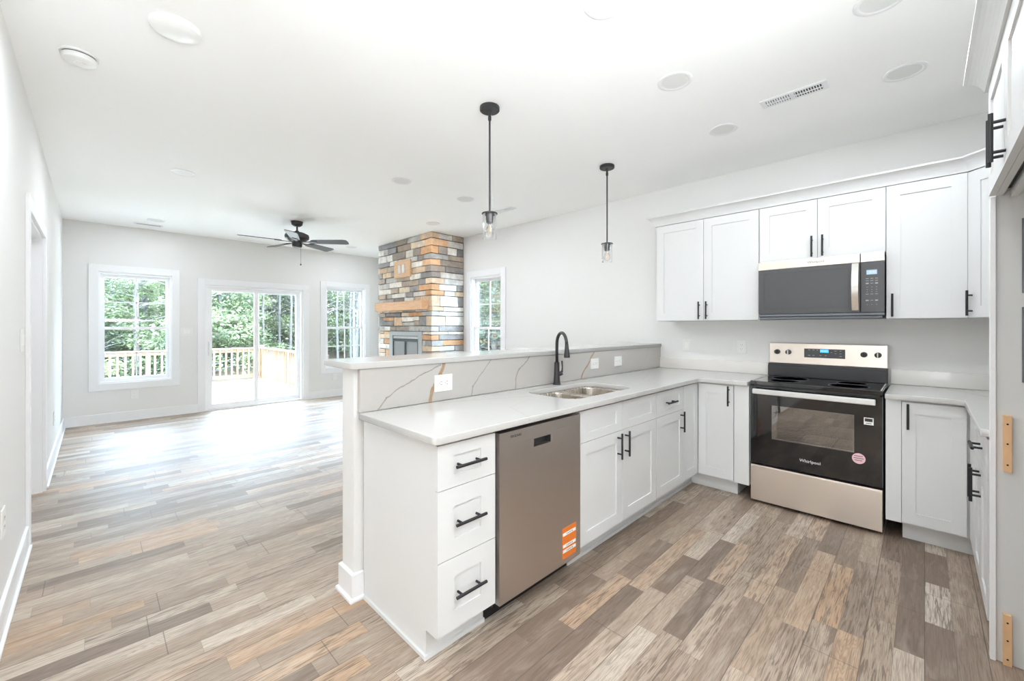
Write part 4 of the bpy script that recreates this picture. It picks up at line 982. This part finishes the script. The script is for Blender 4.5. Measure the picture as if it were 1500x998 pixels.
# ------------------------------------------------------------------ outdoors
DZ = -6.0
mb = MB()
for k in range(36):
    y = D + 6.5 + k * 5.75
    mb.box(-60, 136, y, y + 5.55, DZ - 1, DZ)
mb.box(-60, 136, D + 6, 527, DZ - 9, DZ - 1.05)
dk = struct('deck', mb, 'deckfloor')
def railing(name, lab, p0, p1, ext):
    root = empty(name, (p0[0] + p1[0]) / 2, (p0[1] + p1[1]) / 2, DZ, lab, 'railing', 'deck railings')
    ax = 'x' if abs(p1[0] - p0[0]) > abs(p1[1] - p0[1]) else 'y'
    a0, a1 = (p0[0], p1[0]) if ax == 'x' else (p0[1], p1[1]); c = p0[1] if ax == 'x' else p0[0]
    def bx(a, b, h0, h1, z0, z1):
        m_ = MB(); (m_.box(a, b, c + h0, c + h1, z0, z1) if ax == 'x' else m_.box(c + h0, c + h1, a, b, z0, z1)); return m_
    build('top_rail', bx(a0, a1, -2.7, 2.7, 28.0, 29.4), 'deckpine', root, .1)
    u = bx(a0, a1, -.8, .7, 24.6, 28); build('upper_rail', u, 'deckpine', root); build('lower_rail', bx(a0, a1, -.8, .7, DZ + 2.8, DZ + 6.2), 'deckpine', root)
    n = int((a1 - a0) / 5.2)
    n = min(n, 60)
    for k in range(n):
        a = a1 - 3 - k * 5.2
        build('baluster', bx(a - .75, a + .75, -2.2, -.8, DZ + 3, 27.9), 'deckpine', root)
    for a in (a0, (a0 + a1) / 2, a1):
        p_ = build('post', bx(a - 1.75, a + 1.75, -1.75, 1.75, DZ - 30, 31 if ext and a == a1 else 28.4), 'deckpine', root)
        if ext and a == a1: build('post_cap', bx(a - 2.3, a + 2.3, -2.3, 2.3, 31, 31.9), 'deckpine', p_)
    return root
railing('deck_railing', 'pale pine deck railing seen through the left window and patio door, far edge of deck', (-60, 526), (132.7, 526), True)
railing('deck_railing', 'pale pine railing on the right side of the deck, behind the patio door', (132.7, 345), (132.7, 520), False)
random.seed(4)
gm = MB(); nx, ny = 36, 36; x0, y0, dx_ = -1600, -200, 110
def gz(x, y):
    d = max(0, y - 700) ; e = max(0, x - 420)
    return -38 + .05 * d + .05 * e + 8 * math.sin(x * .011) * math.cos(y * .013)
vs = [(x0 + i * dx_, y0 + j * dx_, gz(x0 + i * dx_, y0 + j * dx_) if True else 0) for j in range(ny) for i in range(nx)]
fs = [(j * nx + i, j * nx + i + 1, (j + 1) * nx + i + 1, (j + 1) * nx + i) for j in range(ny - 1) for i in range(nx - 1)]
struct('ground', gm.add(vs, fs), 'ground', smooth='all')

def leaf_quads(mb, c, rad, n, size, flat=.45):
    for _ in range(n):
        while True:
            p = Vector((random.uniform(-1, 1), random.uniform(-1, 1), random.uniform(-1, 1)))
            if p.length < 1: break
        q = Vector(c) + Vector((p.x * rad, p.y * rad, p.z * rad * flat - .12 * rad * (p.x * p.x + p.y * p.y)))
        nrm = Vector((random.gauss(0, .6), random.gauss(0, .6), 1)).normalized(); u = nrm.orthogonal().normalized()
        u.rotate(Matrix.Rotation(random.uniform(0, 6.28), 3, nrm)); w = nrm.cross(u); s_ = size * random.uniform(.6, 1.3)
        mb.add([q + u * s_, q + w * s_ * .5, q - u * s_, q - w * s_ * .5], [(0, 1, 2, 3)])
def make_tree(kind, lab, group):
    root = bpy.data.objects.new(kind, None); COL.objects.link(root); tag(root, lab, 'tree', group)
    tr = MB(); lf = MB()
    if kind == 'leafy_tree':
        H_ = 300; tr.tube([(0, 0, -10), (4, 2, 100), (-3, 3, 200), (0, 0, H_)], [4, 3.4, 2.5, 1], 9)
        for i in range(84):
            z_ = random.uniform(14, H_); a = random.uniform(0, 6.28); r = random.uniform(20, 95) * (1 - .55 * z_ / H_)
            c = (math.cos(a) * r, math.sin(a) * r, z_); tr.tube([(0, 0, z_ - 14), (c[0] * .6, c[1] * .6, z_ - 2), c], [.7, .45, .2], 5)
            leaf_quads(lf, c, random.uniform(18, 34), 120, 2.6)
        lm = 'leaf'
    elif kind == 'conifer_tree':
        H_ = 320; tr.tube([(0, 0, -10), (0, 0, H_)], [4, 1], 9)
        for i in range(22):
            z_ = 20 + i * 13.5
            for k in range(5):
                a = random.uniform(0, 6.28); r = 88 * (1 - z_ / H_) + 14
                tr.tube([(0, 0, z_), (math.cos(a) * r, math.sin(a) * r, z_ - 5)], [1, .2], 4)
                for q in (.45, .8): leaf_quads(lf, (math.cos(a) * r * q, math.sin(a) * r * q, z_ - 4 * q), r * .32 + 6, 70, 2.6, .25)
        lm = 'leaf2'
    else:
        H_ = 420; tr.tube([(0, 0, -10), (3, -2, 150), (-2, 3, 300), (2, 0, H_)], [3.2, 2.6, 2, .8], 8)
        for i in range(26):
            z_ = random.uniform(15, H_ - 20); a = random.uniform(0, 6.28); r = random.uniform(15, 42)
            tr.tube([(0, 0, z_), (math.cos(a) * r, math.sin(a) * r, z_ + r * .5)], [.7, .15], 4)
            leaf_quads(lf, (math.cos(a) * r, math.sin(a) * r, z_ + r * .5), 16, 16 if z_ < 200 else 40, 2.0, .8)
        lm = 'twig'
    for nm, mb_, m_ in (('trunk', tr, 'bark'), ('foliage', lf, lm)):
        me = bpy.data.meshes.new(nm); me.from_pydata([Vector(v) * S for v in mb_.v], [], mb_.f); me.materials.append(M[m_]); me.update()
        o = bpy.data.objects.new(nm, me); COL.objects.link(o); o.parent = root
    return root
def copy_tree(r):
    c = r.copy(); COL.objects.link(c)
    for ch in r.children:
        d = ch.copy(); COL.objects.link(d); d.parent = c
    return c
protos = {k: make_tree(k, l, g) for k, l, g in (('leafy_tree', 'bright green leafy tree in the woods beyond the deck', 'leafy trees in the woods'),
          ('conifer_tree', 'dark green evergreen tree in the woods beyond the deck', 'evergreens in the woods'),
          ('bare_tree', 'slender grey tree with bare trunk in the woods beyond the deck', 'bare trunks in the woods'))}
used = set()
def put(kind, x, y, s_, a):
    o = protos[kind] if kind not in used else copy_tree(protos[kind]); used.add(kind)
    o.location = V(x, y, gz(x, y)); o.rotation_euler.z = a; o.scale = (s_, s_, s_ * random.uniform(.9, 1.1))
for i in range(120):       # woods behind the house
    row = i % 5; y = 780 + row * 150 + random.uniform(-60, 60); x = -420 + (i // 5) * 70 + random.uniform(-35, 35)
    t_ = x / y
    if t_ > .24: k = random.choices(['leafy_tree', 'bare_tree', 'conifer_tree'], [.9, 5, 1])[0]
    else: k = random.choices(['leafy_tree', 'conifer_tree', 'bare_tree'], [4, 2, .6])[0]
    if row >= 2: k = random.choice(['conifer_tree', 'leafy_tree'])
    put(k, x, y, random.uniform(.8, 1.25), random.uniform(0, 6.28))
for i in range(34):       # far edge of the woods
    put('conifer_tree', -520 + i * 62 + random.uniform(-20, 20), 1560 + random.uniform(-50, 80), random.uniform(1.3, 1.7), random.uniform(0, 6.28))
for i in range(46):       # slender trunks seen through the right half of the patio door
    put('bare_tree', random.uniform(240, 720), random.uniform(720, 1150), random.uniform(.7, 1.1), random.uniform(0, 6.28))
for i in range(34):       # woods to the right of the house
    put(random.choice(['conifer_tree', 'leafy_tree', 'conifer_tree']), random.uniform(420, 900), 60 + i * 22, random.uniform(.8, 1.2), random.uniform(0, 6.28))
